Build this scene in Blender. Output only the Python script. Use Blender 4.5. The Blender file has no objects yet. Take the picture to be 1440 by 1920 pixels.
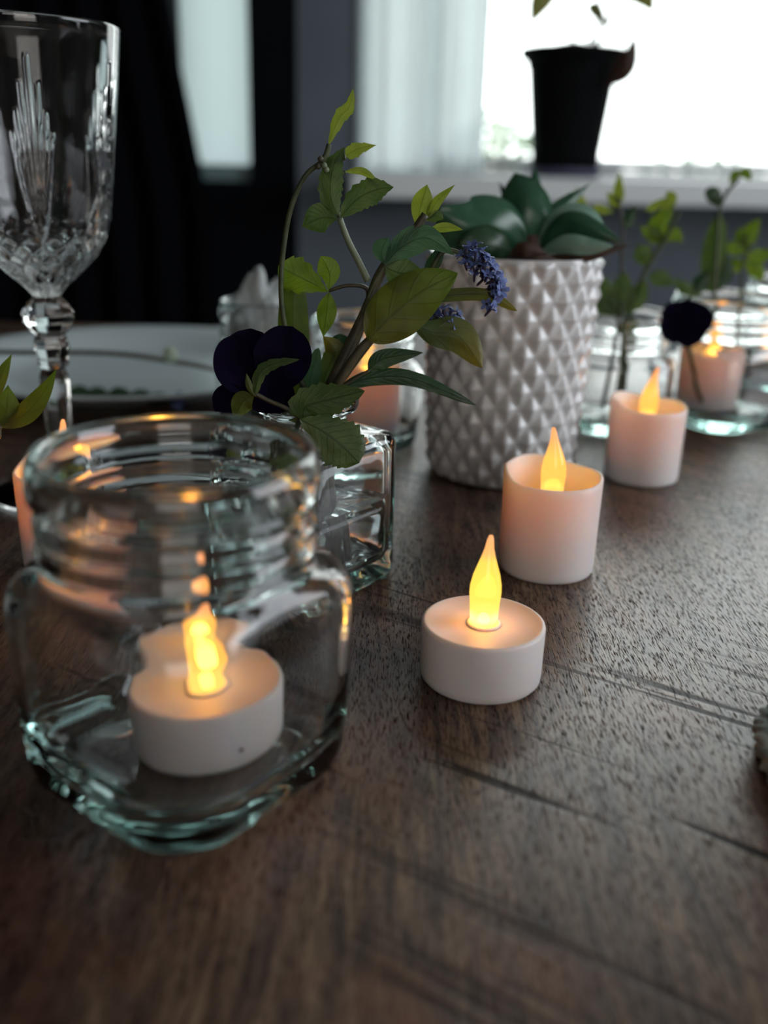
import bpy, bmesh, math, random
from math import sin, cos, pi, radians, exp, sqrt
from mathutils import Vector, Matrix, noise
random.seed(7)
SC = bpy.context.scene
C = SC.collection

# ------------------------------------------------------------------ camera
PITCH, ROLL, FPX, CAMZ = radians(20), radians(1.5), 1800.0, 0.148
fwd = Vector((0, cos(PITCH), -sin(PITCH)))
r0 = Vector((1, 0, 0)); u0 = r0.cross(fwd)
RT = r0*cos(ROLL) + u0*sin(ROLL); UP = -r0*sin(ROLL) + u0*cos(ROLL)
EYE = Vector((0, 0, CAMZ))
cd = bpy.data.cameras.new('camera'); cam = bpy.data.objects.new('camera', cd); C.objects.link(cam)
cam.matrix_world = Matrix(((RT.x, UP.x, -fwd.x, EYE.x), (RT.y, UP.y, -fwd.y, EYE.y), (RT.z, UP.z, -fwd.z, EYE.z), (0, 0, 0, 1)))
cd.sensor_fit = 'VERTICAL'; cd.sensor_height = 36; cd.lens = FPX/1920*36
cd.clip_start = 0.01; cd.clip_end = 60
cd.dof.use_dof = True; cd.dof.focus_distance = 0.315; cd.dof.aperture_fstop = 6.2
SC.camera = cam
# ------------------------------------------------------------------ world, light, exposure
W = bpy.data.worlds.new('overcast_sky'); SC.world = W; W.use_nodes = True
nt = W.node_tree; bg = nt.nodes['Background']
tc = nt.nodes.new('ShaderNodeTexCoord'); sep = nt.nodes.new('ShaderNodeSeparateXYZ'); rmp = nt.nodes.new('ShaderNodeValToRGB')
nt.links.new(tc.outputs['Generated'], sep.inputs[0]); nt.links.new(sep.outputs['Z'], rmp.inputs[0]); nt.links.new(rmp.outputs[0], bg.inputs[0])
rmp.color_ramp.elements[0].position = 0.0; rmp.color_ramp.elements[0].color = (0.90, 0.93, 0.91, 1)
rmp.color_ramp.elements[1].position = 0.5; rmp.color_ramp.elements[1].color = (0.95, 0.98, 0.97, 1)
bg.inputs[1].default_value = 6.0
def area(name, loc, aim, sx, sy, power, col):
    l = bpy.data.lights.new(name, 'AREA'); l.shape = 'RECTANGLE'; l.size = sx; l.size_y = sy; l.energy = power; l.color = col
    o = bpy.data.objects.new(name, l); C.objects.link(o); o.location = loc
    o.rotation_euler = (Vector(aim)-Vector(loc)).to_track_quat('-Z', 'Y').to_euler(); return o
area('daylight_side_window', (1.95, 0.2, 0.55), (0, 0.4, 0.0), 1.3, 1.0, 27, (0.88, 0.93, 1.0))
area('daylight_rear_window', (0.5, -2.2, 0.55), (0, 0.3, 0.05), 1.3, 1.0, 12, (1.0, 0.95, 0.90))
SC.view_settings.view_transform = 'Standard'; SC.view_settings.look = 'None'
SC.view_settings.gamma = 1; SC.view_settings.use_curve_mapping = False; SC.view_settings.exposure = 0.0
SC.cycles.max_bounces = 16; SC.cycles.transmission_bounces = 16; SC.cycles.adaptive_threshold = 0.03; SC.cycles.transparent_max_bounces = 16
SC.cycles.diffuse_bounces = 4; SC.cycles.glossy_bounces = 8; SC.cycles.volume_bounces = 0
SC.cycles.sample_clamp_indirect = 4.0

# ------------------------------------------------------------------ helpers
def ray(px, py): return fwd + RT*((px-720)/FPX) - UP*((py-960)/FPX)
def at(px, py, y):                        # the point seen at a pixel, y metres in front of the camera
    d = ray(px, py); return EYE + d*(y/d.y)
def on(px, py, z=0.0):                    # the point seen at a pixel, z above the table
    d = ray(px, py); return EYE + d*((z-CAMZ)/d.z)
def mpp(y): return y/ (FPX*cos(PITCH))*1.02
def tag(o, label=None, cat=None, group=None, kind=None):
    if label: o['label'] = label
    if cat: o['category'] = cat
    if group: o['group'] = group
    if kind: o['kind'] = kind
    return o
def thing(name, label, cat, loc=(0, 0, 0), group=None, rz=0):
    o = bpy.data.objects.new(name, None); C.objects.link(o); o.location = loc; o.rotation_euler = (0, 0, rz)
    o.empty_display_size = 0.02
    return tag(o, label, cat, group)
def mesh(name, V, Fc, mat, parent=None, smooth=True, world=True, uv=None, mats=None, mi=None):
    off = Vector((0, 0, 0))
    if parent is not None and world:
        q = parent
        while q is not None: off += q.location; q = q.parent
    me = bpy.data.meshes.new(name); me.from_pydata([tuple(Vector(v)-off) for v in V], [], Fc)
    for m in (mats or [mat]): me.materials.append(m)
    if mi: me.polygons.foreach_set('material_index', mi)
    if smooth: me.polygons.foreach_set('use_smooth', [True]*len(me.polygons))
    if uv:
        L = me.uv_layers.new(name='UVMap')
        for lp in me.loops: L.data[lp.index].uv = uv[lp.vertex_index]
    me.update()
    o = bpy.data.objects.new(name, me); C.objects.link(o)
    if parent is not None: o.parent = parent
    return o
def copy_tree(o, parent=None):
    c = o.copy(); C.objects.link(c); c.parent = parent
    for ch in [x for x in SC.objects if x.parent == o]: copy_tree(ch, c)
    return c
def grid_faces(nr, nc, closed=True):
    F = []
    for i in range(nr-1):
        for j in range(nc if closed else nc-1):
            a = i*nc+j; b = i*nc+(j+1) % nc; F.append((a, b, b+nc, a+nc))
    return F
def lathe(prof, n=64, cap0=True, cap1=True, f=None):
    """prof: (r,z) from first to last; f(theta,r,z)->(r,z) modulates"""
    V = []
    for r, z in prof:
        for j in range(n):
            t = 2*pi*j/n; rr, zz = (r, z) if f is None else f(t, r, z)
            V.append(Vector((rr*cos(t), rr*sin(t), zz)))
    F = grid_faces(len(prof), n)
    m = len(prof)*n
    if cap0: F.append(tuple(range(n-1, -1, -1)))
    if cap1: F.append(tuple(range(m-n, m)))
    return V, F
def box(x0, x1, y0, y1, z0, z1, bev=0):
    if bev <= 0:
        V = [Vector((x, y, z)) for z in (z0, z1) for y in (y0, y1) for x in (x0, x1)]
        return V, [(0, 2, 3, 1), (4, 5, 7, 6), (0, 1, 5, 4), (2, 6, 7, 3), (0, 4, 6, 2), (1, 3, 7, 5)]
    bm = bmesh.new(); bmesh.ops.create_cube(bm, size=1)
    for v in bm.verts: v.co = Vector(((x0+x1)/2+v.co.x*(x1-x0), (y0+y1)/2+v.co.y*(y1-y0), (z0+z1)/2+v.co.z*(z1-z0)))
    bmesh.ops.bevel(bm, geom=bm.edges[:], offset=bev, segments=2, affect='EDGES', profile=0.7)
    V = [v.co.copy() for v in bm.verts]; F = [tuple(v.index for v in f.verts) for f in bm.faces]; bm.free(); return V, F
def bz(pts, n):                            # Catmull-Rom through points
    P = [Vector(p) for p in pts]
    if len(P) == 2: return [P[0].lerp(P[1], i/(n-1)) for i in range(n)]
    Q = [P[0]*2-P[1]] + P + [P[-1]*2-P[-2]]; out = []
    m = len(P)-1
    for i in range(n):
        t = i/(n-1)*m; k = min(int(t), m-1); u = t-k; a, b, c, d = Q[k:k+4]
        out.append(0.5*((2*b)+(c-a)*u+(2*a-5*b+4*c-d)*u*u+(3*b-a-3*c+d)*u**3))
    return out
def tube(path, rad, n=10, cap=True):
    V = []; prev = None; m = len(path)
    for i, p in enumerate(path):
        t = (path[min(i+1, m-1)]-path[max(i-1, 0)]).normalized()
        if prev is None: a = t.orthogonal().normalized()
        else: a = (prev - t*prev.dot(t)).normalized()
        prev = a; b = t.cross(a); r = rad(i/(m-1)) if callable(rad) else rad
        for j in range(n): V.append(p + (a*cos(2*pi*j/n)+b*sin(2*pi*j/n))*r)
    F = grid_faces(m, n)
    if cap: F += [tuple(range(n-1, -1, -1)), tuple(range((m-1)*n, m*n))]
    return V, F
# ------------------------------------------------------------------ materials
def mat(name, col=(0.5, 0.5, 0.5), rough=0.5, **k):
    m = bpy.data.materials.new(name); m.use_nodes = True; b = m.node_tree.nodes['Principled BSDF']
    b.inputs['Base Color'].default_value = (*col, 1); b.inputs['Roughness'].default_value = rough
    for kk, v in k.items(): b.inputs[kk.replace('_', ' ')].default_value = v
    return m
def N(m, t, **k):
    n = m.node_tree.nodes.new(t)
    for a, v in k.items(): setattr(n, a, v)
    return n
def L(m, a, b): m.node_tree.links.new(a, b)
def noise_col(m, c0, c1, scale=20, detail=4, coord='Object', stretch=(1, 1, 1), lo=0.35, hi=0.65, bump=0.0, bdist=0.001):
    b = m.node_tree.nodes['Principled BSDF']
    t = N(m, 'ShaderNodeTexCoord'); mp = N(m, 'ShaderNodeMapping'); mp.inputs['Scale'].default_value = stretch
    n = N(m, 'ShaderNodeTexNoise'); n.inputs['Scale'].default_value = scale; n.inputs['Detail'].default_value = detail
    r = N(m, 'ShaderNodeValToRGB'); r.color_ramp.elements[0].position = lo; r.color_ramp.elements[1].position = hi
    r.color_ramp.elements[0].color = (*c0, 1); r.color_ramp.elements[1].color = (*c1, 1)
    L(m, t.outputs[coord], mp.inputs[0]); L(m, mp.outputs[0], n.inputs['Vector']); L(m, n.outputs[0], r.inputs[0]); L(m, r.outputs[0], b.inputs['Base Color'])
    if bump:
        bp = N(m, 'ShaderNodeBump'); bp.inputs['Strength'].default_value = bump; bp.inputs['Distance'].default_value = bdist
        L(m, n.outputs[0], bp.inputs['Height']); L(m, bp.outputs[0], b.inputs['Normal'])
    return m
def glass(name, tint=(0.45, 0.85, 0.78), dens=22, rough=0.0, ior=1.5, bump=0.0, bscale=60):
    m = bpy.data.materials.new(name); m.use_nodes = True; T = m.node_tree; T.nodes.remove(T.nodes['Principled BSDF'])
    g = N(m, 'ShaderNodeBsdfGlass'); g.inputs['IOR'].default_value = ior; g.inputs['Roughness'].default_value = rough
    out = T.nodes['Material Output']; L(m, g.outputs[0], out.inputs['Surface'])
    if dens:
        v = N(m, 'ShaderNodeVolumeAbsorption'); v.inputs['Color'].default_value = (*tint, 1); v.inputs['Density'].default_value = dens
        L(m, v.outputs[0], out.inputs['Volume'])
    if bump:
        t = N(m, 'ShaderNodeTexCoord'); n = N(m, 'ShaderNodeTexNoise'); n.inputs['Scale'].default_value = bscale; n.inputs['Detail'].default_value = 1
        bp = N(m, 'ShaderNodeBump'); bp.inputs['Strength'].default_value = bump; bp.inputs['Distance'].default_value = 0.001
        L(m, t.outputs['Object'], n.inputs['Vector']); L(m, n.outputs[0], bp.inputs['Height']); L(m, bp.outputs[0], g.inputs['Normal'])
    return m
def pane_mat():
    m = bpy.data.materials.new('window_pane_glass'); m.use_nodes = True; T = m.node_tree; T.nodes.remove(T.nodes['Principled BSDF'])
    a = N(m, 'ShaderNodeBsdfTransparent'); a.inputs[0].default_value = (0.96, 0.98, 0.98, 1)
    g = N(m, 'ShaderNodeBsdfGlossy'); g.inputs['Roughness'].default_value = 0.02
    f = N(m, 'ShaderNodeFresnel'); f.inputs[0].default_value = 1.45; x = N(m, 'ShaderNodeMixShader')
    L(m, f.outputs[0], x.inputs[0]); L(m, a.outputs[0], x.inputs[1]); L(m, g.outputs[0], x.inputs[2]); L(m, x.outputs[0], T.nodes['Material Output'].inputs['Surface'])
    return m
def leaf_mat(name, c0, c1, under=None, rough=0.5, trans=0.35, veins=9, vein=0.6, tip=None):
    """midrib and side veins from the UV map: u across (0.5 = midrib), v along"""
    m = bpy.data.materials.new(name); m.use_nodes = True; T = m.node_tree; b = T.nodes['Principled BSDF']
    uv = N(m, 'ShaderNodeUVMap'); sx = N(m, 'ShaderNodeSeparateXYZ'); L(m, uv.outputs[0], sx.inputs[0])
    def mth(op, a, b_=None, c_=None):
        n = N(m, 'ShaderNodeMath', operation=op)
        for i, v in enumerate((a, b_, c_)):
            if v is None: continue
            if isinstance(v, (int, float)): n.inputs[i].default_value = v
            else: L(m, v, n.inputs[i])
        return n.outputs[0]
    du = mth('ABSOLUTE', mth('SUBTRACT', sx.outputs[0], 0.5))
    mid = mth('SUBTRACT', 1.0, mth('SMOOTH_MIN', mth('MULTIPLY', du, 22.0), 1.0, 0.2))
    ph = mth('SUBTRACT', mth('MULTIPLY', sx.outputs[1], float(veins)), mth('MULTIPLY', du, veins*0.55))
    fr = mth('ABSOLUTE', mth('SUBTRACT', mth('FRACT', ph), 0.5))
    sd = mth('MULTIPLY', mth('SUBTRACT', 1.0, mth('SMOOTH_MIN', mth('MULTIPLY', fr, 9.0), 1.0, 0.2)), 0.5)
    vn = mth('MULTIPLY', mth('MAXIMUM', mid, sd), vein)
    t = N(m, 'ShaderNodeTexCoord'); n = N(m, 'ShaderNodeTexNoise'); n.inputs['Scale'].default_value = 160; n.inputs['Detail'].default_value = 3
    L(m, t.outputs['Object'], n.inputs['Vector'])
    r = N(m, 'ShaderNodeValToRGB'); r.color_ramp.elements[0].position = 0.3; r.color_ramp.elements[1].position = 0.7
    r.color_ramp.elements[0].color = (*c0, 1); r.color_ramp.elements[1].color = (*c1, 1); L(m, n.outputs[0], r.inputs[0])
    colr = r.outputs[0]
    if tip is not None:
        mx = N(m, 'ShaderNodeMix', data_type='RGBA'); L(m, mth('POWER', sx.outputs[1], 2.5), mx.inputs[0]); L(m, colr, mx.inputs[6]); mx.inputs[7].default_value = (*tip, 1); colr = mx.outputs[2]
    mx = N(m, 'ShaderNodeMix', data_type='RGBA'); L(m, vn, mx.inputs[0]); L(m, colr, mx.inputs[6]); mx.inputs[7].default_value = (c0[0]*0.35, c0[1]*0.4, c0[2]*0.4, 1)
    L(m, mx.outputs[2], b.inputs['Base Color']); b.inputs['Roughness'].default_value = rough
    bp = N(m, 'ShaderNodeBump'); bp.inputs['Strength'].default_value = 0.5; bp.inputs['Distance'].default_value = 0.0004; bp.invert = True
    L(m, vn, bp.inputs['Height']); L(m, bp.outputs[0], b.inputs['Normal'])
    tr = N(m, 'ShaderNodeBsdfTranslucent'); hs = N(m, 'ShaderNodeHueSaturation'); hs.inputs['Value'].default_value = 1.5; hs.inputs['Saturation'].default_value = 1.1
    L(m, mx.outputs[2], hs.inputs['Color']); L(m, hs.outputs[0], tr.inputs[0])
    ms = N(m, 'ShaderNodeMixShader'); ms.inputs[0].default_value = trans
    L(m, b.outputs[0], ms.inputs[1]); L(m, tr.outputs[0], ms.inputs[2]); L(m, ms.outputs[0], T.nodes['Material Output'].inputs['Surface'])
    return m
def wood_mat():
    m = mat('rough_sawn_dark_wood', rough=0.5); b = m.node_tree.nodes['Principled BSDF']
    t = N(m, 'ShaderNodeTexCoord')
    def nz(scale, stretch, detail=3, rot=0, dist=0.0, rough=0.55):
        rm = N(m, 'ShaderNodeMapping'); rm.inputs['Rotation'].default_value = (0, 0, rot); L(m, t.outputs['Object'], rm.inputs[0])
        mp = N(m, 'ShaderNodeMapping'); mp.inputs['Scale'].default_value = stretch
        n = N(m, 'ShaderNodeTexNoise'); n.inputs['Scale'].default_value = scale; n.inputs['Detail'].default_value = detail
        n.inputs['Distortion'].default_value = dist; n.inputs['Roughness'].default_value = rough
        L(m, rm.outputs[0], mp.inputs[0]); L(m, mp.outputs[0], n.inputs['Vector']); return n.outputs[0]
    def ramp(x, a, b_, c0=(0, 0, 0), c1=(1, 1, 1)):
        r = N(m, 'ShaderNodeValToRGB'); r.color_ramp.elements[0].position = a; r.color_ramp.elements[1].position = b_
        r.color_ramp.elements[0].color = (*c0, 1); r.color_ramp.elements[1].color = (*c1, 1); L(m, x, r.inputs[0]); return r.outputs[0]
    def mix(f, a, b_, typ='MIX'):
        x = N(m, 'ShaderNodeMix', data_type='RGBA', blend_type=typ)
        for i, v in ((0, f), (6, a), (7, b_)):
            if isinstance(v, float): x.inputs[i].default_value = v
            elif isinstance(v, tuple): x.inputs[i].default_value = (*v, 1)
            else: L(m, v, x.inputs[i])
        return x.outputs[2]
    streak = nz(1.0, (900, 45, 1), 4, dist=0.3)      # fine grain along Y
    pores = nz(1.0, (2300, 250, 1), 3, dist=0.3)      # short dark pores
    patch = nz(14, (1, 0.6, 1), 3)                    # broad patches
    warm = nz(38, (1, 0.7, 1), 3)
    saw = nz(1.0, (9, 190, 1), 2, rot=radians(33), dist=0.3)   # cross-grain saw marks
    sawmask = nz(9, (1, 1, 1), 2)
    base = mix(ramp(streak, 0.40, 0.62), (0.055, 0.029, 0.017), (0.215, 0.130, 0.080))
    fleck = nz(1.0, (260, 36, 1), 3, dist=0.4)
    base = mix(mix(1.0, ramp(fleck, 0.50, 0.64), (0.6, 0.6, 0.6), 'MULTIPLY'), base, (0.27, 0.175, 0.098))
    base = mix(mix(1.0, ramp(fleck, 0.36, 0.47, (1, 1, 1), (0, 0, 0)), (0.6, 0.6, 0.6), 'MULTIPLY'), base, (0.050, 0.024, 0.016))
    base = mix(ramp(warm, 0.50, 0.74), base, (0.20, 0.088, 0.046))
    base = mix(ramp(patch, 0.38, 0.68), base, mix(1.0, base, (0.42, 0.34, 0.36), 'MULTIPLY'))
    pr = ramp(pores, 0.50, 0.64)
    base = mix(pr, base, mix(1.0, base, (0.38, 0.33, 0.32), 'MULTIPLY'))
    sm = ramp(saw, 0.56, 0.64); smm = ramp(sawmask, 0.44, 0.60)
    sawf = mix(1.0, sm, smm, 'MULTIPLY')
    base = mix(sawf, base, (0.020, 0.012, 0.011))
    L(m, base, b.inputs['Base Color'])
    ro = N(m, 'ShaderNodeMapRange'); ro.inputs[3].default_value = 0.30; ro.inputs[4].default_value = 0.62; L(m, pr, ro.inputs[0]); L(m, ro.outputs[0], b.inputs['Roughness'])
    spx = N(m, 'ShaderNodeMath', operation='MAXIMUM'); L(m, pr, spx.inputs[0]); L(m, sawf, spx.inputs[1])
    sp = N(m, 'ShaderNodeMapRange'); sp.inputs[3].default_value = 0.62; sp.inputs[4].default_value = 0.10; L(m, spx.outputs[0], sp.inputs[0]); L(m, sp.outputs[0], b.inputs['Specular IOR Level'])
    h2 = N(m, 'ShaderNodeMath', operation='MULTIPLY'); L(m, pr, h2.inputs[0]); h2.inputs[1].default_value = -0.5
    h3 = N(m, 'ShaderNodeMath', operation='MULTIPLY_ADD'); L(m, sawf, h3.inputs[0]); h3.inputs[1].default_value = -0.9; L(m, h2.outputs[0], h3.inputs[2])
    bp = N(m, 'ShaderNodeBump'); bp.inputs['Strength'].default_value = 0.4; bp.inputs['Distance'].default_value = 0.0002
    L(m, h3.outputs[0], bp.inputs['Height']); L(m, bp.outputs[0], b.inputs['Normal'])
    return m
def plastic_mat(name, sss):
    m = mat(name, (0.73, 0.68, 0.67), 0.42); b = m.node_tree.nodes['Principled BSDF']
    b.inputs['Subsurface Weight'].default_value = 1.0; b.inputs['Subsurface Radius'].default_value = (1.0, 0.64, 0.36); b.inputs['Subsurface Scale'].default_value = sss
    b.subsurface_method = 'RANDOM_WALK'
    t = N(m, 'ShaderNodeTexCoord'); n = N(m, 'ShaderNodeTexNoise'); n.inputs['Scale'].default_value = 2600; n.inputs['Detail'].default_value = 1
    bp = N(m, 'ShaderNodeBump'); bp.inputs['Strength'].default_value = 0.12; bp.inputs['Distance'].default_value = 0.0001
    L(m, t.outputs['Object'], n.inputs['Vector']); L(m, n.outputs[0], bp.inputs['Height']); L(m, bp.outputs[0], b.inputs['Normal'])
    return m
def flame_mat(name, stops, strength, h, trans=0.35):
    """glowing translucent plastic; colour runs up the flame (object z, 0..h)"""
    m = bpy.data.materials.new(name); m.use_nodes = True; T = m.node_tree; T.nodes.remove(T.nodes['Principled BSDF'])
    t = N(m, 'ShaderNodeTexCoord'); s = N(m, 'ShaderNodeSeparateXYZ'); L(m, t.outputs['Object'], s.inputs[0])
    q = N(m, 'ShaderNodeMapRange'); q.inputs[2].default_value = h; L(m, s.outputs['Z'], q.inputs[0])
    r = N(m, 'ShaderNodeValToRGB'); cr = r.color_ramp; L(m, q.outputs[0], r.inputs[0])
    for i, (p, c) in enumerate(stops):
        e = cr.elements[i] if i < 2 else cr.elements.new(p)
        e.position = p; e.color = (*c, 1)
    e = N(m, 'ShaderNodeEmission'); e.inputs[1].default_value = strength; L(m, r.outputs[0], e.inputs[0])
    tr = N(m, 'ShaderNodeBsdfTransparent'); tr.inputs[0].default_value = (1, 0.72, 0.35, 1)
    gl = N(m, 'ShaderNodeBsdfGlossy'); gl.inputs[1].default_value = 0.15
    x = N(m, 'ShaderNodeMixShader'); x.inputs[0].default_value = trans; L(m, e.outputs[0], x.inputs[1]); L(m, tr.outputs[0], x.inputs[2])
    y = N(m, 'ShaderNodeMixShader'); y.inputs[0].default_value = 0.04; L(m, x.outputs[0], y.inputs[1]); L(m, gl.outputs[0], y.inputs[2])
    L(m, y.outputs[0], T.nodes['Material Output'].inputs['Surface']); return m

M_WOOD = wood_mat()
M_JAR = glass('jar_glass_pale_green', (0.55, 0.86, 0.80), 18, bump=0.12, bscale=70)
M_VASE = glass('vase_glass', (0.50, 0.85, 0.80), 20, bump=0.15, bscale=90)
M_CRYSTAL = glass('cut_crystal', (0.85, 0.93, 0.92), 6)
M_WATER = glass('vase_water', (0.75, 0.92, 0.90), 8, ior=1.33)
M_PANE = pane_mat()
M_TEA = plastic_mat('tealight_plastic', 0.0022); M_VOT = plastic_mat('votive_plastic', 0.006)
M_FL_Y = flame_mat('yellow_flame_plastic', [(0.0, (1, .72, .16)), (0.10, (1, .93, .45)), (0.20, (1, .70, .12)), (0.5, (.96, .66, .09)), (0.72, (.95, .60, .10)), (0.80, (.90, .42, .13)), (1.0, (.80, .36, .16))], 1.7, 0.029, 0.35)
M_FL_O = flame_mat('orange_flame_plastic', [(0.0, (1, .62, .14)), (0.14, (1, .62, .14)), (0.3, (1, .47, .09)), (0.6, (1, .50, .10)), (0.85, (.9, .36, .12)), (1.0, (.85, .34, .14))], 1.7, 0.029, 0.35)
M_LED = mat('warm_led', (1, .7, .3), 0.3); _b = M_LED.node_tree.nodes['Principled BSDF']; _b.inputs['Emission Color'].default_value = (1, .62, .2, 1); _b.inputs['Emission Strength'].default_value = 8
M_CERAMIC = mat('white_quilted_ceramic', (0.62, 0.62, 0.62), 0.28, Coat_Weight=0.4)
M_PORC = mat('white_porcelain', (0.60, 0.68, 0.70), 0.22)
M_SOIL = noise_col(mat('potting_soil', rough=0.9), (0.015, 0.008, 0.005), (0.09, 0.035, 0.018), 120, bump=0.8)
M_BLACK = mat('black_plastic', (0.003, 0.0035, 0.004), 0.8, Specular_IOR_Level=0.12)
M_STEM = noise_col(mat('green_stem', rough=0.5), (0.035, 0.050, 0.020), (0.075, 0.095, 0.035), 200)
M_STEMB = noise_col(mat('brown_green_stem', rough=0.5), (0.030, 0.030, 0.018), (0.070, 0.060, 0.030), 260)
M_PALE = mat('pale_stem', (0.16, 0.20, 0.12), 0.5)
M_SCREW = mat('hole_dark', (0.1, 0.07, 0.06), 0.8)
G_BRIGHT = leaf_mat('bright_leaf', (0.085, 0.145, 0.014), (0.14, 0.21, 0.022), trans=0.45)
G_YELL = leaf_mat('young_yellow_green_leaf', (0.14, 0.19, 0.025), (0.24, 0.29, 0.05), trans=0.5)
G_MID = leaf_mat('mid_green_leaf', (0.040, 0.078, 0.018), (0.075, 0.120, 0.026), trans=0.35)
G_BLUE = leaf_mat('blue_green_leaf', (0.035, 0.10, 0.045), (0.07, 0.15, 0.07), trans=0.25)
G_DARK = leaf_mat('dark_green_leaf', (0.012, 0.045, 0.018), (0.03, 0.075, 0.028), trans=0.2, rough=0.35)
G_OLIVE = leaf_mat('olive_leaf', (0.075, 0.085, 0.010), (0.11, 0.12, 0.014), trans=0.3, veins=5, vein=0.45, tip=(0.12, 0.20, 0.02))
G_TWO = leaf_mat('green_to_olive_leaf', (0.035, 0.075, 0.02), (0.05, 0.09, 0.02), trans=0.3, veins=5, vein=0.4, tip=(0.19, 0.15, 0.012))
G_STRAP = leaf_mat('strap_leaf', (0.050, 0.085, 0.012), (0.09, 0.13, 0.018), trans=0.3, veins=1, vein=0.25)
G_SUCC = leaf_mat('succulent_leaf', (0.018, 0.075, 0.040), (0.035, 0.11, 0.055), trans=0.02, veins=1, vein=0.12, rough=0.3)
G_SUCP = leaf_mat('pale_succulent_leaf', (0.20, 0.36, 0.28), (0.28, 0.44, 0.35), trans=0.02, veins=1, vein=0.1, rough=0.3)
G_DRY = leaf_mat('dry_brown_leaf', (0.035, 0.016, 0.010), (0.065, 0.028, 0.015), trans=0.05, veins=2, vein=0.3)
G_PANSY = leaf_mat('pansy_petal', (0.0022, 0.0010, 0.0085), (0.0045, 0.0016, 0.017), trans=0.1, veins=3, vein=0.3, rough=0.95)
G_PANSY.node_tree.nodes['Principled BSDF'].inputs['Specular IOR Level'].default_value = 0.12
G_FLORET = noise_col(mat('blue_floret', rough=0.6), (0.05, 0.075, 0.24), (0.17, 0.24, 0.52), 400)
G_SEP = mat('dark_floret_calyx', (0.02, 0.015, 0.04), 0.7)

# ------------------------------------------------------------------ leaf builder
def leaf(parent, pts, y, hw, m, name='leaf', serr=0, fold=0.25, roll=0.0, shape=1.0, peak=0.45, thick=0.0, dy=(0, 0, 0), nv=26, cup=0.0, label=None, tipr=0.0, basew=0.0):
    """pts: (px, py[, extra depth]) base to tip at distance y; hw: half width in px"""
    P = [at(p[0], p[1], y + (p[2] if len(p) > 2 else 0)) for p in pts]
    sp = bz(P, nv); w = hw*mpp(y)
    nu = 9; V = []; uv = []
    rng = random.random()*10
    for i, p in enumerate(sp):
        v = i/(nv-1)
        t = (sp[min(i+1, nv-1)]-sp[max(i-1, 0)]).normalized(); view = (p-EYE).normalized()
        lat = t.cross(view).normalized(); nor = lat.cross(t).normalized()   # nor faces the viewer or away
        a = roll if not callable(roll) else roll(v)
        lat2 = lat*cos(a)+nor*sin(a); nor2 = nor*cos(a)-lat*sin(a)
        x = v**(math.log(0.5)/math.log(peak)); prof = max(0.0, sin(pi*x))**shape
        if basew: prof = max(prof, basew*(1-v)**0.3 if v < peak else 0)
        if tipr and v > 0.5: prof = max(prof, tipr*sqrt(max(0, 1-((v-0.5)/0.5)**4)))
        if serr: prof *= 1 - 0.24*((v*serr) % 1.0) if 0.08 < v < 0.97 else 1
        prof = max(prof, 0.015)
        for j in range(nu):
            u = j/(nu-1)*2-1
            wob = 0.05*w*noise.noise(Vector((v*5+rng, u*2, 0.3)))*3
            q = p + lat2*(u*w*prof) + nor2*(abs(u)*fold*w*prof - cup*w*(u*u)*prof + wob*abs(u))
            V.append(q); uv.append((j/(nu-1), v))
    F = grid_faces(nv, nu, False)
    if thick:
        base = len(V)
        for i in range(nv):
            v = i/(nv-1); t = (sp[min(i+1, nv-1)]-sp[max(i-1, 0)]).normalized(); view = (sp[i]-EYE).normalized()
            lat = t.cross(view).normalized(); nor = lat.cross(t).normalized()
            for j in range(nu):
                u = j/(nu-1)*2-1; q = V[i*nu+j].copy(); e = (1-u*u)*sin(pi*min(1, v*0.9+0.08))*thick*w
                V.append(q - nor*e); uv.append(uv[i*nu+j])
                V[i*nu+j] = q + nor*e*0.25
        F2 = [tuple(base+k for k in reversed(f)) for f in F]; F = F+F2
        for i in range(nv-1):
            a, b = i*nu, (i+1)*nu; F.append((a, b, b+base, a+base)); a += nu-1; b += nu-1; F.append((a, a+base, b+base, b))
        a = (nv-1)*nu
        for j in range(nu-1): F.append((j, j+base, j+1+base, j+1)); F.append((a+j, a+j+1, a+j+1+base, a+j+base))
    o = mesh(name, V, F, m, parent, uv=uv)
    if label: o['label'] = label
    return o
def stem(parent, pts, y, r, m=None, name='stem', n=28):
    P = [at(p[0], p[1], y + (p[2] if len(p) > 2 else 0)) for p in pts]
    r0_, r1_ = (r if isinstance(r, tuple) else (r, r)); k = mpp(y)
    V, F = tube(bz(P, n), lambda t: (r0_+(r1_-r0_)*t)*k, 8)
    return mesh(name, V, F, m or M_STEM, parent)

# ================================================================== ROOM
def struct(name, VF, m, smooth=False, parent=None):
    o = mesh(name, VF[0], VF[1], m, parent, smooth=smooth)
    if parent is None: o['kind'] = 'structure'
    return o
M_WALL = noise_col(mat('slate_grey_wall_paint', rough=0.85), (0.13, 0.155, 0.185), (0.15, 0.18, 0.21), 6)
M_WALLD = noise_col(mat('near_black_wall_paint', rough=0.9, Specular_IOR_Level=0.1), (0.003, 0.004, 0.0055), (0.005, 0.006, 0.008), 5)
M_WALLL = noise_col(mat('dim_grey_plaster', rough=0.9), (0.18, 0.17, 0.16), (0.22, 0.21, 0.20), 4)
M_FRAME = mat('white_painted_frame', (0.84, 0.88, 0.88), 0.45)
M_FLOOR = noise_col(mat('dark_floor_boards', rough=0.5), (0.03, 0.02, 0.014), (0.07, 0.045, 0.03), 8, stretch=(1, 6, 1))
M_CEIL = mat('ceiling_paint', (0.42, 0.42, 0.41), 0.9)
FZ, CZ, WY = -0.75, 1.75, 2.30
struct('floor', box(-1.9, 2.1, -2.5, WY+0.3, FZ-0.05, FZ), M_FLOOR)
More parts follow.
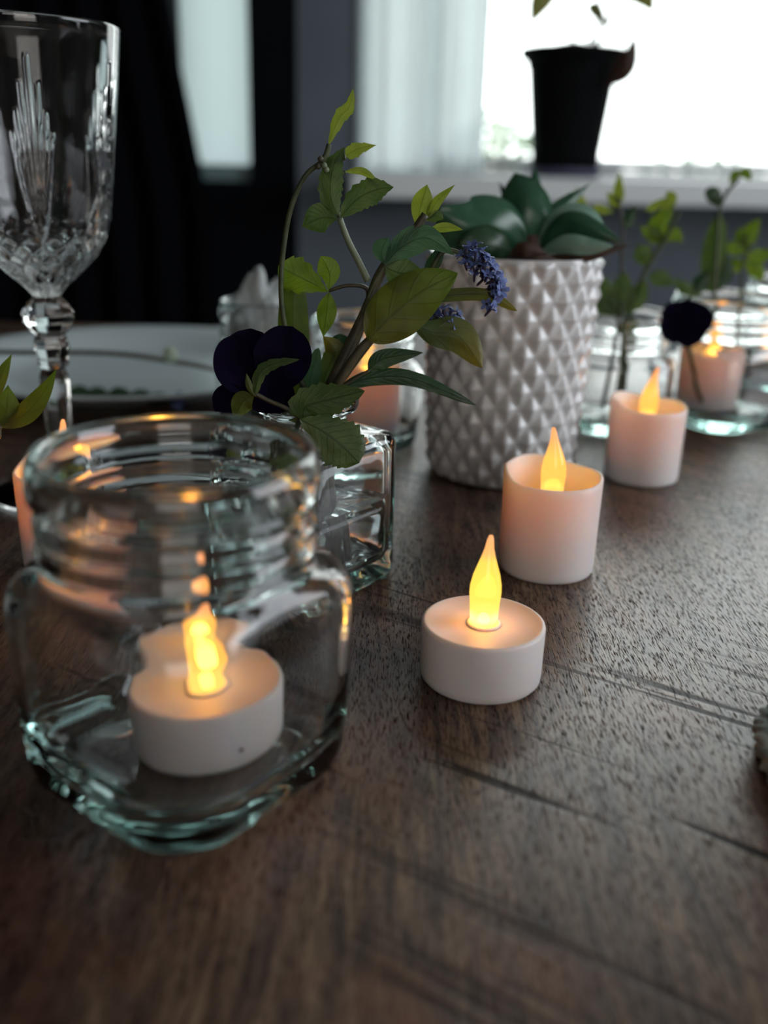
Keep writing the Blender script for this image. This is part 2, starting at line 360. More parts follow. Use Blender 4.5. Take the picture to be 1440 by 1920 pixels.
struct('ceiling', box(-1.9, 2.1, -2.5, WY+0.3, CZ, CZ+0.05), M_CEIL)
struct('wall_left', box(-1.95, -1.9, -2.5, WY+0.3, FZ, CZ), M_WALLD)
struct('wall_right', box(2.1, 2.15, -2.5, WY+0.3, FZ, CZ), M_WALLL)
struct('wall_rear', box(-1.95, 2.15, -2.55, -2.5, FZ, CZ), M_WALLL)
# front wall: dark left part with a narrow window, grey part with the wide window
NX0, NX1, NZ = -0.50, -0.322, 0.10            # narrow window
WX0, WX1, WZ0, WZ1 = -0.085, 1.90, 0.082, 1.62  # wide window
PX = -0.215
struct('wall_front_dark', box(-1.9, NX0, WY, WY+0.25, FZ, CZ), M_WALLD)
struct('wall_front_dark_pier', box(NX1, PX, WY, WY+0.25, FZ, CZ), M_WALLD)
struct('wall_front_dark_below', box(NX0, NX1, WY, WY+0.25, FZ, NZ), M_WALLD)
struct('wall_front_dark_above', box(NX0, NX1, WY, WY+0.25, 1.5, CZ), M_WALLD)
struct('wall_front_pier', box(PX, WX0, WY-0.01, WY+0.25, FZ, CZ), M_WALL)
struct('wall_front_below', box(WX0, WX1, WY-0.01, WY+0.25, FZ, WZ0-0.005), M_WALL)
struct('wall_front_above', box(WX0, WX1, WY-0.01, WY+0.25, WZ1, CZ), M_WALL)
struct('wall_front_right', box(WX1, 2.1, WY-0.01, WY+0.25, FZ, CZ), M_WALL)
WIN_NET = mat('sheer_net_cloth', (0.62, 0.66, 0.67), 0.9)
def net_material(m, tcol, mixf):
    T = m.node_tree; b = T.nodes['Principled BSDF']
    tr = N(m, 'ShaderNodeBsdfTranslucent'); tr.inputs[0].default_value = (*tcol, 1); tp = N(m, 'ShaderNodeBsdfTransparent')
    a = N(m, 'ShaderNodeMixShader'); a.inputs[0].default_value = 0.75; L(m, b.outputs[0], a.inputs[1]); L(m, tr.outputs[0], a.inputs[2])
    c = N(m, 'ShaderNodeMixShader'); c.inputs[0].default_value = mixf; L(m, a.outputs[0], c.inputs[1]); L(m, tp.outputs[0], c.inputs[2])
    L(m, c.outputs[0], T.nodes['Material Output'].inputs['Surface'])
net_material(WIN_NET, (0.62, 0.68, 0.71), 0.03)
FROST = mat('frosted_pane', (0.6, 0.64, 0.65), 0.5); net_material(FROST, (0.62, 0.68, 0.70), 0.0)
# wide window: frame members, sashes and panes
win = thing('window_1', 'wide white framed window over the grey wall', 'window', (0, 0, 0)); del win['category'], win['label']; win['kind'] = 'structure'
def fr(name, *b): return mesh(name, *box(*b, bev=0.006), M_FRAME, win, smooth=False)
fr('window_frame', WX0, WX0+0.030, WY+0.02, WY+0.10, WZ0, WZ1)
fr('window_frame', WX0+0.030, WX1, WY+0.03, WY+0.10, WZ0, WZ0+0.060)
fr('window_frame', WX0+0.030, WX1, WY+0.03, WY+0.10, WZ1-0.06, WZ1)
fr('window_frame', WX1-0.08, WX1, WY+0.03, WY+0.10, WZ0+0.06, WZ1-0.06)
fr('sash', WX0+0.150, WX0+0.185, WY+0.045, WY+0.095, WZ0+0.062, WZ1-0.062)
fr('sash', WX0+0.185, WX1-0.082, WY+0.045, WY+0.095, WZ0+0.062, WZ0+0.085)
fr('glazing_bar', 1.02, 1.08, WY+0.045, WY+0.095, WZ0+0.086, WZ1-0.062)
mesh('pane', *box(WX0+0.031, WX0+0.149, WY+0.068, WY+0.074, WZ0+0.061, WZ1-0.061), M_PANE, win, smooth=False)
mesh('pane', *box(WX0+0.186, 1.019, WY+0.068, WY+0.074, WZ0+0.086, WZ1-0.063), M_PANE, win, smooth=False)
mesh('pane', *box(1.081, WX1-0.083, WY+0.068, WY+0.074, WZ0+0.086, WZ1-0.063), M_PANE, win, smooth=False)
mesh('latch', *box(0.43, 0.52, WY+0.015, WY+0.028, WZ0+0.055, WZ0+0.066, bev=0.003), mat('dull_metal', (0.25, 0.27, 0.28), 0.4, Metallic=0.6), win, smooth=False)
SILLZ = 0.128
# sill shelf
struct('trim_1', box(WX0-0.0, WX1, WY-0.27, WY-0.045, SILLZ-0.048, SILLZ, bev=0.008), M_FRAME)
# narrow window
win2 = thing('window_2', 'x', 'x'); del win2['category'], win2['label']; win2['kind'] = 'structure'
mesh('window_frame', *box(NX0, NX1, WY+0.03, WY+0.10, NZ, NZ+0.035), mat('teal_grey_frame', (0.20, 0.30, 0.31), 0.5), win2, smooth=False)
mesh('pane', *box(NX0+0.001, NX1-0.001, WY+0.150, WY+0.155, NZ+0.0005, 1.499), FROST, win2, smooth=False)
# frosted film strip of the narrow window
# dark curtains either side of the narrow window (left one hangs at a slant)
M_CURT = mat('black_curtain_cloth', (0.004, 0.0045, 0.006), 0.95, Specular_IOR_Level=0.05)
def curtain(name, xa, xb_top, xb_bot, label):
    V = []; nz_, nx_ = 24, 60
    for s in (0, 1):
        for i in range(nz_):
            f = i/(nz_-1); z = FZ+0.02+(CZ-FZ-0.06)*f
            zz = min(1, max(0, (z-0.05)/0.9)); xb = xb_bot+(xb_top-xb_bot)*zz
            for j in range(nx_):
                g = j/(nx_-1); V.append(Vector((xa+(xb-xa)*g, WY-0.075+0.016*sin(g*nx_*0.62)+0.003*sin(i)+s*0.006, z)))
    n1 = nz_*nx_; F = grid_faces(nz_, nx_, False); F += [tuple(n1+k for k in reversed(f)) for f in F]
    for i in range(nz_-1):
        for j in (0, nx_-1):
            a = i*nx_+j; F.append((a, a+nx_, a+nx_+n1, a+n1))
    o = mesh(name, V, F, M_CURT); return tag(o, label, 'curtain')
curtain('curtain', -0.98, -0.56, -0.405, 'black curtain hanging at a slant left of the narrow window')
def rod():
    V, F = tube([Vector((-1.1, WY-0.06, CZ-0.03)), Vector((-0.2, WY-0.06, CZ-0.03))], 0.010, 12)
    t = tag(mesh('curtain_rod', V, F, M_BLACK), 'black curtain rod above the narrow window', 'rod')
rod()
def net(name, x0, x1, z0, z1, label):
    V = []; nx_, nz_ = 90, 6
    for i in range(nz_):
        z = z0+(z1-z0)*i/(nz_-1)
        for j in range(nx_):
            g = j/(nx_-1); V.append(Vector((x0+(x1-x0)*g, WY-0.030+0.011*sin(g*31)+0.006*sin(g*57+1), z)))
    o = mesh(name, V, grid_faces(nz_, nx_, False), WIN_NET); return tag(o, label, 'curtain')
net('net_curtain', WX0+0.002, WX0+0.285, SILLZ-0.03, WZ1+0.05, 'sheer white net curtain over the left end of the wide window')
V, F = tube([Vector((WX0-0.05, WY-0.030, WZ1+0.055)), Vector((WX1, WY-0.030, WZ1+0.055))], 0.006, 10)
tag(mesh('net_rod', V, F, M_FRAME), 'white rod carrying the sheer net curtain above the wide window', 'rod')
# garden outside: a hedge and two trees seen through the window
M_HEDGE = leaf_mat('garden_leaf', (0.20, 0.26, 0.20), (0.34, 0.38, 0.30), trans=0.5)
M_BARK = noise_col(mat('garden_bark', rough=0.9), (0.10, 0.08, 0.06), (0.2, 0.17, 0.13), 20)
def tree(label, x, y, h, spread, n, seed, z0=-0.8, name='garden_tree'):
    rnd = random.Random(seed); t = thing(name, label, 'tree', (x, y, z0))
    path = [Vector((x, y, z0)), Vector((x+0.05, y, z0+h*0.4)), Vector((x-0.03, y+0.03, z0+h*0.8))]
    V, F = tube(bz(path, 10), lambda q: 0.06*(1-0.7*q), 8); mesh('trunk', V, F, M_BARK, t)
    V = []; F = []
    for _ in range(n):
        while True:
            p = Vector((rnd.uniform(-1, 1), rnd.uniform(-1, 1), rnd.uniform(-1, 1)))
            if p.length < 1: break
        c = Vector((x+p.x*spread, y+p.y*spread*0.6, z0+h*0.66+p.z*h*0.36))
        a = Vector((rnd.gauss(0, 1), rnd.gauss(0, 1), rnd.gauss(0, 1))).normalized(); b = a.orthogonal().normalized(); s = rnd.uniform(0.03, 0.06)
        k = len(V); V += [c-a*s, c+b*s*.5, c+a*s, c-b*s*.5]; F.append((k, k+1, k+2, k+3))
    o = mesh('foliage', V, F, M_HEDGE, t, smooth=False); o['kind'] = 'stuff'
tree('pale blurred garden tree low in the window behind the black pot', 0.42, 4.3, 1.15, 0.24, 500, 3)
tree('pale blurred garden shrub low at the right end of the window', 1.45, 4.8, 1.02, 0.42, 900, 5, name='garden_shrub')
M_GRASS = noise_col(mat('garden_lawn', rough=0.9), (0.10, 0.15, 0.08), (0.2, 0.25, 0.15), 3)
struct('ground', box(-8, 10, WY+0.31, 20, -0.9, -0.8), M_GRASS)

# ================================================================== TABLE
TX0, TX1, TY0, TY1 = -0.52, 0.48, -0.42, 0.90
tab = thing('dining_table', 'dark rough-sawn wooden dining table carrying all the candles and glass', 'table', (0, 0.4, FZ))
for a, b in ((TX0, -0.235), (-0.2345, 0.2345), (0.235, TX1)):
    mesh('plank', *box(a, b, TY0, TY1, -0.035, 0, bev=0.0015), M_WOOD, tab, smooth=False)
for x in (TX0+0.06, TX1-0.12):
    for y in (TY0+0.06, TY1-0.12):
        mesh('leg', *box(x, x+0.06, y, y+0.06, FZ, -0.035, bev=0.003), M_WOOD, tab, smooth=False)
for y in (TY0+0.08, TY1-0.10): mesh('apron', *box(TX0+0.125, TX1-0.125, y, y+0.02, -0.11, -0.035), M_WOOD, tab, smooth=False)

# ================================================================== CANDLES
FLAME = [(0.0040, 0.0), (0.0043, 0.003), (0.0045, 0.007), (0.0048, 0.0105), (0.0047, 0.013), (0.0040, 0.0165), (0.0030, 0.0195), (0.0021, 0.0222), (0.0014, 0.0248), (0.0010, 0.0275), (0.0006, 0.0288)]
def flame_mesh(bend):
    V, F = lathe(FLAME, 24)
    for v in V:
        k = max(0, v.z-0.012)/0.017; v.x += bend*k*k; v.y *= 0.86
    return V, F
def add_flame(t, m, z, bend=0.0, power=0.0016, dia=1.0, lz=0.008):
    V, F = flame_mesh(bend)
    o = mesh('flame', V, F, m, t, world=False); o.location = (0, 0, z); o.scale = (dia, dia, 1)
    l = bpy.data.lights.new('led_glow', 'POINT'); l.energy = power; l.color = (1, .42, .10); l.shadow_soft_size = 0.0025
    lo = bpy.data.objects.new('led_glow', l); C.objects.link(lo); lo.parent = o; lo.location = (0, 0, lz)
    V, F = lathe([(0.0004, 0.0008), (0.0017, 0.0009), (0.0019, 0.0020), (0.0012, 0.0034), (0.0003, 0.0038)], 12)
    q = mesh('led', V, F, M_LED, o, world=False)
    return o
def tealight(loc, label, fm, rz=0.0, bend=0.0, power=0.0016, hole=False):
    t = thing('led_tealight', label, 'candle', loc, None, rz); R, H = 0.0187, 0.0190
    prof = [(0.0166, 0.0), (0.0176, 0.0003), (0.0183, 0.0012), (0.0185, 0.003), (R, H-0.0012), (R-0.0002, H-0.0005), (R-0.0007, H-0.0001), (R-0.0012, H-0.0001), (R-0.0020, H-0.0005), (0.012, H-0.0010), (0.0060, H-0.0012), (0.0052, H-0.0011), (0.0048, H-0.0016)]
    V, F = lathe(prof, 96); mesh('body', V, F, M_TEA, t, world=False)
    V, F = lathe([(0.0042, H-0.0018), (0.0053, H-0.0012), (0.0053, H-0.0007), (0.0044, H-0.0004), (0.0040, H-0.0012)], 32, False, False); mesh('collar', V, F, M_TEA, t, world=False)
    add_flame(t, fm, H-0.0014, bend, power)
    if hole:
        V, F = lathe([(0.0006, 0), (0.0005, 0.0004)], 12)
        rot = Matrix.Rotation(radians(90), 3, 'Y'); a = radians(-35)
        V = [Matrix.Rotation(a, 3, 'Z') @ (rot @ v + Vector((0.01862, 0, 0.0075))) for v in V]; mesh('vent_hole', V, F, M_SCREW, t, world=False)
    return t
def votive(loc, label, rz=0.0, bend=0.002, power=0.018, seed=0, fm=None):
    t = thing('led_votive', label, 'candle', loc, None, rz); R = 0.0188
    def gs(a, c, w): return exp(-((((a-radians(c)+pi) % (2*pi))-pi)/w)**2)
    def rim(a): return 0.0376 + 0.0026*gs(a, 178, 0.38) + 0.0040*gs(a, 118, 0.85) + 0.0012*gs(a, 5, 0.6)
    prof = [(0.0168, 0.0), (0.0178, 0.0004), (0.0183, 0.0015), (0.0185, 0.004), (0.0186, 0.02), (R, 0.90), (R, 0.96), (R-0.0003, 0.99), (R-0.0008, 1.0), (R-0.0013, 0.99), (R-0.0015, 0.96), (R-0.0020, 0.80), (R-0.0024, 0.0110), (R-0.005, 0.0085), (0.008, 0.0080), (0.0045, 0.0080)]
    def f(a, r, z):
        if z >= 0.8: z = rim(a)*z if z < 0.95 else rim(a)-(1-z)*0.02
        return r, z
    V, F = lathe(prof, 128, f=f); mesh('shell', V, F, M_VOT, t, world=False)
    add_flame(t, fm or M_FL_O, 0.0212+0.0065, bend, power, lz=0.0045)
    V, F = lathe([(0.0060, 0.0079), (0.0056, 0.0095), (0.0048, 0.0225), (0.0043, 0.0282), (0.0036, 0.0282)], 24); mesh('flame_socket', V, F, M_VOT, t, world=False)
    return t
tealight((0.0309, 0.2614, 0.0), 'white tealight with a yellow flame on bare wood, in front of the tall candles', M_FL_Y, rz=radians(10), bend=0.0006, power=0.022)
votive((0.0640, 0.3484, 0.0), 'white votive candle with wavy rim, nearest of the tall ones on bare wood', rz=radians(0), bend=-0.0015)
votive((0.1305, 0.4690, 0.0), 'white votive candle between the quilted pot and the pansy jar', rz=radians(20), bend=0.003)
votive((-0.1195, 0.3420, 0.0), 'votive candle half hidden behind the left side of the big jar', rz=radians(-30), bend=0.001, power=0.06)

# ================================================================== JARS
def rsq(s, rr, n=96, ang=0.0):
    """rounded-square ring, s = full width, rr = corner radius"""
    out = []; h = s/2-rr
    for i in range(n):
        th = 2*pi*i/n; k = int(((th) % (2*pi))/(pi/2)); sx = 1 if k in (0, 3) else -1; sy = 1 if k in (0, 1) else -1
        # distribute: straight parts get some of the vertices through ray intersection with the superellipse-like square
        d = Vector((cos(th), sin(th))); lo, hi = 0.0, s
        for _ in range(28):
            mid = (lo+hi)/2; x, y = abs(d.x*mid), abs(d.y*mid)
            ins = (x <= s/2 and y <= s/2) and not (x > h and y > h and (x-h)**2+(y-h)**2 > rr*rr)
            if ins: lo = mid
            else: hi = mid
        out.append(Vector((d.x*lo*cos(ang)-d.y*lo*sin(ang), d.x*lo*sin(ang)+d.y*lo*cos(ang))))
    return out
def ring_stack(rings, n=96, ang=0.0):
    V = []; cache = {}
    for s, rr, z in rings:
        key = (round(s, 6), round(min(rr, s/2), 6))
        if key not in cache: cache[key] = rsq(s, min(rr, s/2), n, ang)
        V += [Vector((p.x, p.y, z)) for p in cache[key]]
    F = grid_faces(len(rings), n); m = len(V)
    F += [tuple(range(n-1, -1, -1)), tuple(range(m-n, m))]
    return V, F
def jar_rings(S=0.070, H=0.083, RR=0.0355, cr=0.021):
    k = H/0.083; q = S/0.070; R2 = RR
    o = [(0.020*q, 1, 0.0022), (0.044*q, cr*.8, 0.0014), (0.055*q, cr*.8, 0.0), (0.0605*q, cr*.85, 0.0004), (0.0650*q, cr*.9, 0.0025*k), (0.0675*q, cr, 0.0070*k), (0.0688*q, cr, 0.018*k), (0.0697*q, cr, 0.032*k), (0.0700*q, cr, 0.044*k), (0.0696*q, cr, 0.0485*k), (0.0686*q, cr*1.1, 0.0515*k), (0.0672*q, cr*1.3, 0.0535*k), (0.0660*q, 1, 0.0548*k)]
    a = 2*RR
    neck = [(a*.958, 1, 0.0558), (a*.945, 1, 0.0570), (a*.945, 1, 0.0590), (a*.975, 1, 0.0604), (a*.980, 1, 0.0618), (a*.950, 1, 0.0632), (a*.942, 1, 0.0650), (a*.972, 1, 0.0664), (a*.975, 1, 0.0678), (a*.948, 1, 0.0692), (a*.94, 1, 0.0706), (a*.965, 1, 0.0722), (a*.995, 1, 0.0740), (a, 1, 0.0770), (a*.995, 1, 0.0795), (a*.975, 1, 0.0817), (a*.945, 1, 0.0829), (a*.915, 1, 0.0828), (a*.885, 1, 0.0815), (a*.87, 1, 0.0780), (a*.865, 1, 0.0700), (a*.868, 1, 0.0590)]
    o += [(s, r, z*k) for s, r, z in neck]
    o += [(0.0605*q, 1, 0.0558*k), (0.0630*q, cr*1.3, 0.0528*k), (0.0648*q, cr, 0.0490*k), (0.0655*q, cr*.9, 0.045*k), (0.0650*q, cr*.9, 0.025*k), (0.0635*q, cr*.9, 0.0150*k), (0.0600*q, cr*.95, 0.0098*k), (0.054*q, cr, 0.0074*k), (0.044*q, cr, 0.0064*k), (0.020*q, 1, 0.0062*k)]
    return o
def jar(loc, label, S=0.070, H=0.083, RR=0.0347, ang=radians(53), cr=0.021, m=None, name='glass_jar'):
    t = thing(name, label, 'jar', loc)
    V, F = ring_stack(jar_rings(S, H, RR, cr), 112, ang); o = mesh('jar_body', V, F, m or M_JAR, t, world=False)
    return t
JC = Vector((-0.0485, 0.2125, 0.0))
jar(JC, 'large open square glass jar in front holding a tealight', S=0.0700, H=0.0855, RR=0.0338, cr=0.019)
tealight((-0.0440, 0.2128, 0.0068), 'white tealight sitting inside the large front jar', M_FL_O, rz=radians(-20), bend=0.0008, power=0.022, hole=True)
jar((-0.0135, 0.5230, 0.0), 'glass jar behind the bud vase, beside the quilted pot, holding a votive', S=0.060, H=0.070, RR=0.0285, ang=radians(20))
votive((-0.0110, 0.5230, 0.0056), 'votive candle inside the glass jar left of the quilted pot', rz=radians(40), bend=-0.001, power=0.02)
jar((-0.0735, 0.5600, 0.0), 'glass jar with crumpled white tissue behind the pansy', S=0.052, H=0.072, RR=0.025, ang=radians(40))
jar((0.1380, 0.5720, 0.0), 'glass jar with green sprigs just right of the quilted pot', S=0.060, H=0.070, RR=0.028, ang=radians(10))
jar((0.2080, 0.5930, 0.0), 'glass jar with a votive behind the dark pansy, at right', S=0.072, H=0.078, RR=0.035, ang=radians(30))
votive((0.2010, 0.5930, 0.0064), 'votive candle inside the right-hand jar behind the dark pansy', rz=radians(10), bend=-0.001, power=0.02)
jar((0.2880, 0.6900, 0.0), 'farthest glass jar at the right edge holding a glowing tealight', S=0.070, H=0.080, RR=0.0345, ang=radians(15))
tealight((0.2790, 0.6880, 0.0066), 'glowing tealight inside the farthest jar at the right edge', M_FL_O, bend=0.0, power=0.02)
# tissue in the jar behind the pansy
def tissue(loc, label):
    bm = bmesh.new(); bmesh.ops.create_icosphere(bm, subdivisions=5, radius=1)
    V = []
    for v in bm.verts:
        d = v.co.normalized(); k = 1+0.30*noise.noise(d*2.1+Vector((3, 1, 2)))+0.22*abs(noise.noise(d*4.3))-0.10*abs(noise.noise(d*9))
        V.append(Vector(loc)+Vector((d.x*0.0185*k, d.y*0.0185*k, 0.030+d.z*0.0300*k + (0.020*max(0, d.z)*k*(0.6+noise.noise(d*1.5))))))
    F = [tuple(v.index for v in f.verts) for f in bm.faces]; bm.free()
    mn = min(v.z for v in V)-loc[2]
    for v in V:
        v.z -= mn
    o = mesh('tissue', V, F, mat('white_tissue', (0.55, 0.60, 0.60), 0.9)); tag(o, label, 'tissue')
tissue((-0.0735, 0.5600, 0.0058), 'crumpled white tissue standing up out of the jar behind the pansy')

# ================================================================== BUD VASES
def vase(loc, label, ang, water=True):
    t = thing('bud_vase', label, 'vase', loc); s = 0.050; c = 0.006
    R = [(0.012, 1, 0.0030), (0.036, .006, 0.0016), (0.043, c, 0.0), (0.0475, c, 0.0006), (0.0495, c, 0.0030), (s, c, 0.008), (s, c, 0.030), (s, c, 0.0520), (0.0494, c, 0.0545), (0.0475, c*1.1, 0.0562), (0.043, .009, 0.0572), (0.036, .012, 0.0582), (0.031, 1, 0.0595), (0.0295, 1, 0.0615), (0.0295, 1, 0.0635), (0.032, 1, 0.0648), (0.0370, 1, 0.0658), (0.0384, 1, 0.0675), (0.0384, 1, 0.0695), (0.0370, 1, 0.0708), (0.034, 1, 0.0712), (0.0305, 1, 0.0706), (0.0275, 1, 0.0690), (0.0255, 1, 0.0655), (0.0250, 1, 0.0600), (0.030, 1, 0.0560), (0.038, .010, 0.0542), (0.0425, .007, 0.0528), (0.0445, .005, 0.0500), (0.0448, .005, 0.030), (0.0440, .005, 0.0120), (0.0410, .006, 0.0085), (0.030, .008, 0.0070), (0.012, 1, 0.0066)]
    V, F = ring_stack(R, 112, ang); mesh('vase_body', V, F, M_VASE, t, world=False)
    if water:
        V, F = ring_stack([(0.012, 1, 0.0068), (0.030, .008, 0.0073), (0.0405, .006, 0.0088), (0.0436, .005, 0.0122), (0.0444, .005, 0.026), (0.0444, .005, 0.0325), (0.0430, .005, 0.0320), (0.012, 1, 0.0320)], 72, ang)
        mesh('water', V, F, M_WATER, t, world=False)
    return t
VC = Vector((-0.0290, 0.3330, 0.0))
vase(VC, 'square clear glass bud vase of leafy sprigs behind the large jar', radians(50.5))
vase((-0.2300, 0.3850, 0.0), 'square glass bud vase beyond the left edge holding the pointed olive leaves', radians(30))

# ---- sprigs in the central vase (each stem is one thing)
YV = 0.330
def inside(px=None):   # foot of a stem standing on the inner vase floor
    return VC
def sprig(name, label, cat, base=None):
    b = base if base is not None else Vector((VC.x, VC.y, 0.0085)); return thing(name, label, cat, b)
def footed(parent, foot, pts, y, r, m=None, name='stem'):
    P = [Vector(foot)] + [at(p[0], p[1], y + (p[2] if len(p) > 2 else 0)) for p in pts]
    k = mpp(y); r0_, r1_ = (r if isinstance(r, tuple) else (r, r))
    V, F = tube(bz(P, 40), lambda t: (r0_+(r1_-r0_)*t)*k, 8); return mesh(name, V, F, m or M_STEM, parent)
neck = (597, 770)
def foot(dx, dy): return (VC.x+dx, VC.y+dy, 0.0085)
# A: tall thin sprig with the top tuft
A = sprig('leafy_sprig', 'tallest thin leafy sprig with a tuft of toothed leaves at the top', 'sprig')
footed(A, foot(-0.010, 0.004), [(575, 775), (552, 690), (532, 600), (527, 540), (531, 470), (545, 392), (571, 332), (604, 303)], YV, (5, 4))
leaf(A, [(616, 272), (636, 222), (655, 200), (663, 164)], YV, 12, G_YELL, serr=5, fold=0.4, peak=0.45)
leaf(A, [(648, 292), (672, 279), (706, 272)], YV, 13, G_YELL, serr=3, peak=0.3)
leaf(A, [(646, 322), (682, 322), (716, 350)], YV, 6, G_YELL, fold=0.6)
leaf(A, [(634, 405), (620, 365), (625, 315), (646, 275)], YV-0.003, 23, G_MID, serr=8, fold=0.25, peak=0.45)
leaf(A, [(638, 408), (672, 372), (708, 355), (738, 351)], YV-0.002, 25, G_MID, serr=9, fold=0.2, peak=0.45)
leaf(A, [(633, 410), (603, 408), (566, 425)], YV-0.002, 24, G_MID, serr=0, fold=0.2, peak=0.55)
stem(A, [(604, 303), (622, 300), (648, 294)], YV, 5)
stem(A, [(604, 303), (612, 290), (617, 270)], YV, (6, 4))
stem(A, [(620, 300), (632, 330), (648, 322)], YV, 3)
for i, (x, y_) in enumerate(((601, 298), (608, 310), (597, 312), (612, 318))):
    V, F = lathe([(0.2, -1), (.8, -.6), (1, 0), (.7, .7), (.1, 1)], 10); c = at(x, y_, YV-0.004)
    mesh('bud', [c+v*0.0010 for v in V], F, M_PALE if i % 2 else M_STEMB, A)
stem(A, [(626, 300), (612, 330), (630, 380), (636, 408)], YV+0.002, 3)
# B: woody stem with trifoliate leaves and the pale young top
B = sprig('leafy_sprig', 'thick brown-green stem with a trifoliate leaf and pale young leaves at its tip', 'sprig')
footed(B, foot(0.006, -0.004), [(600, 770), (618, 728), (655, 650), (690, 575), (712, 515), (745, 470), (775, 435), (798, 402)], YV, (13, 7), M_STEMB)
stem(B, [(637, 410), (652, 450), (672, 490), (690, 527)], YV, (5, 6), M_PALE, 'petiole')
leaf(B, [(782, 432), (786, 400), (794, 372), (801, 346)], YV, 17, G_YELL, fold=0.5, peak=0.55, veins=None) if False else leaf(B, [(782, 432), (786, 400), (794, 372), (801, 346)], YV, 17, G_YELL, fold=0.5, peak=0.55)
leaf(B, [(800, 415), (818, 380), (853, 346)], YV, 9, G_YELL, fold=0.5, peak=0.4)
leaf(B, [(798, 412), (818, 405), (832, 412)], YV, 10, G_MID, fold=0.4)
leaf(B, [(806, 430), (838, 426), (868, 431)], YV, 8, G_YELL, fold=0.3, peak=0.4)
leaf(B, [(722, 498), (716, 472), (728, 445)], YV-0.002, 17, G_BLUE, fold=0.3, peak=0.6)
leaf(B, [(722, 497), (752, 465), (800, 446), (852, 478)], YV-0.003, 24, G_BLUE, fold=0.35, peak=0.5)
leaf(B, [(720, 500), (752, 512), (796, 512)], YV-0.002, 27, G_MID, fold=0.2, peak=0.5)
stem(B, [(690, 560), (705, 525), (722, 498)], YV-0.001, 4)
# C: sprig with the large olive leaf
Cc = sprig('leafy_sprig', 'sprig bearing the single large smooth olive leaf', 'sprig')
footed(Cc, foot(0.010, 0.002), [(606, 768), (628, 728), (668, 665), (698, 632)], YV-0.004, (9, 8), M_STEMB)
leaf(Cc, [(690, 640), (735, 592), (795, 545), (858, 512)], YV-0.006, 48, G_OLIVE, fold=0.22, peak=0.42, shape=0.75, tipr=0.25)
# D: left trifoliate leaf pair
D = sprig('leafy_sprig', 'sprig with a bright folded leaf and a small hanging leaf left of the thick stem', 'sprig')
footed(D, foot(-0.002, 0.008), [(598, 772), (640, 690), (678, 600), (690, 545), (655, 535), (616, 545)], YV+0.004, (6, 3), M_STEMB)
leaf(D, [(616, 547), (580, 528), (548, 512), (522, 498)], YV, 33, G_BRIGHT, serr=5, fold=0.3, peak=0.62, shape=0.7)
leaf(D, [(616, 545), (618, 512), (602, 480)], YV-0.001, 19, G_BRIGHT, fold=0.2, peak=0.6, shape=0.8)
leaf(D, [(617, 548), (612, 590), (606, 632)], YV, 17, G_BRIGHT, fold=0.2, peak=0.45)
# E: broad strap leaf
Es = sprig('strap_leaf', 'broad olive strap-like leaf rising behind the pansy', 'leaf')
footed(Es, foot(-0.014, 0.006), [(575, 790), (570, 772)], YV+0.006, (8, 8))
leaf(Es, [(570, 785), (556, 700), (550, 610), (552, 520)], YV+0.006, 27, G_STRAP, fold=0.35, peak=0.6, shape=0.35)
# F: small dark and teal blades
Fz = sprig('leafy_sprig', 'short blue-green blade with a dark curled leaf in the neck of the vase', 'sprig')
footed(Fz, foot(-0.004, -0.006), [(585, 785), (582, 765)], YV+0.002, (6, 6))
leaf(Fz, [(572, 780), (580, 720), (597, 652)], YV+0.002, 17, G_BLUE, fold=0.3, peak=0.5, shape=0.6)
leaf(Fz, [(600, 770), (612, 700), (628, 660), (606, 630)], YV+0.008, 20, G_TWO, fold=0.4, peak=0.6)
leaf(Fz, [(612, 650), (640, 650), (655, 700)], YV+0.010, 20, G_DARK, fold=0.4, peak=0.5)
# G: right hand leaves
Gs = sprig('leafy_sprig', 'sprig with long narrow leaves reaching right over the vase shoulder', 'sprig')
footed(Gs, foot(0.004, 0.004), [(604, 775), (622, 742), (640, 726)], YV, (6, 4), M_STEMB)
stem(Gs, [(636, 728), (662, 712), (692, 695)], YV, (4, 3), M_STEMB, 'petiole')
leaf(Gs, [(690, 695), (722, 672), (793, 661)], YV, 17, G_DARK, fold=0.25, peak=0.42, shape=0.85)
leaf(Gs, [(636, 728), (700, 708), (780, 712), (893, 760)], YV, 15, G_DARK, fold=0.3, peak=0.45, shape=0.6)
leaf(Gs, [(764, 602), (810, 622), (862, 632), (905, 690)], YV+0.004, 30, G_TWO, fold=0.3, peak=0.6, shape=0.8)
leaf(Gs, [(700, 545), (760, 560), (900, 552), (970, 583)], YV+0.010, 11, G_TWO, fold=0.3, peak=0.6, shape=0.6)
stem(Gs, [(622, 742), (690, 650), (740, 590), (766, 603)], YV+0.006, 4, M_STEMB, 'petiole')
stem(Gs, [(650, 690), (690, 590), (702, 546)], YV+0.010, 4, M_STEMB, 'petiole')
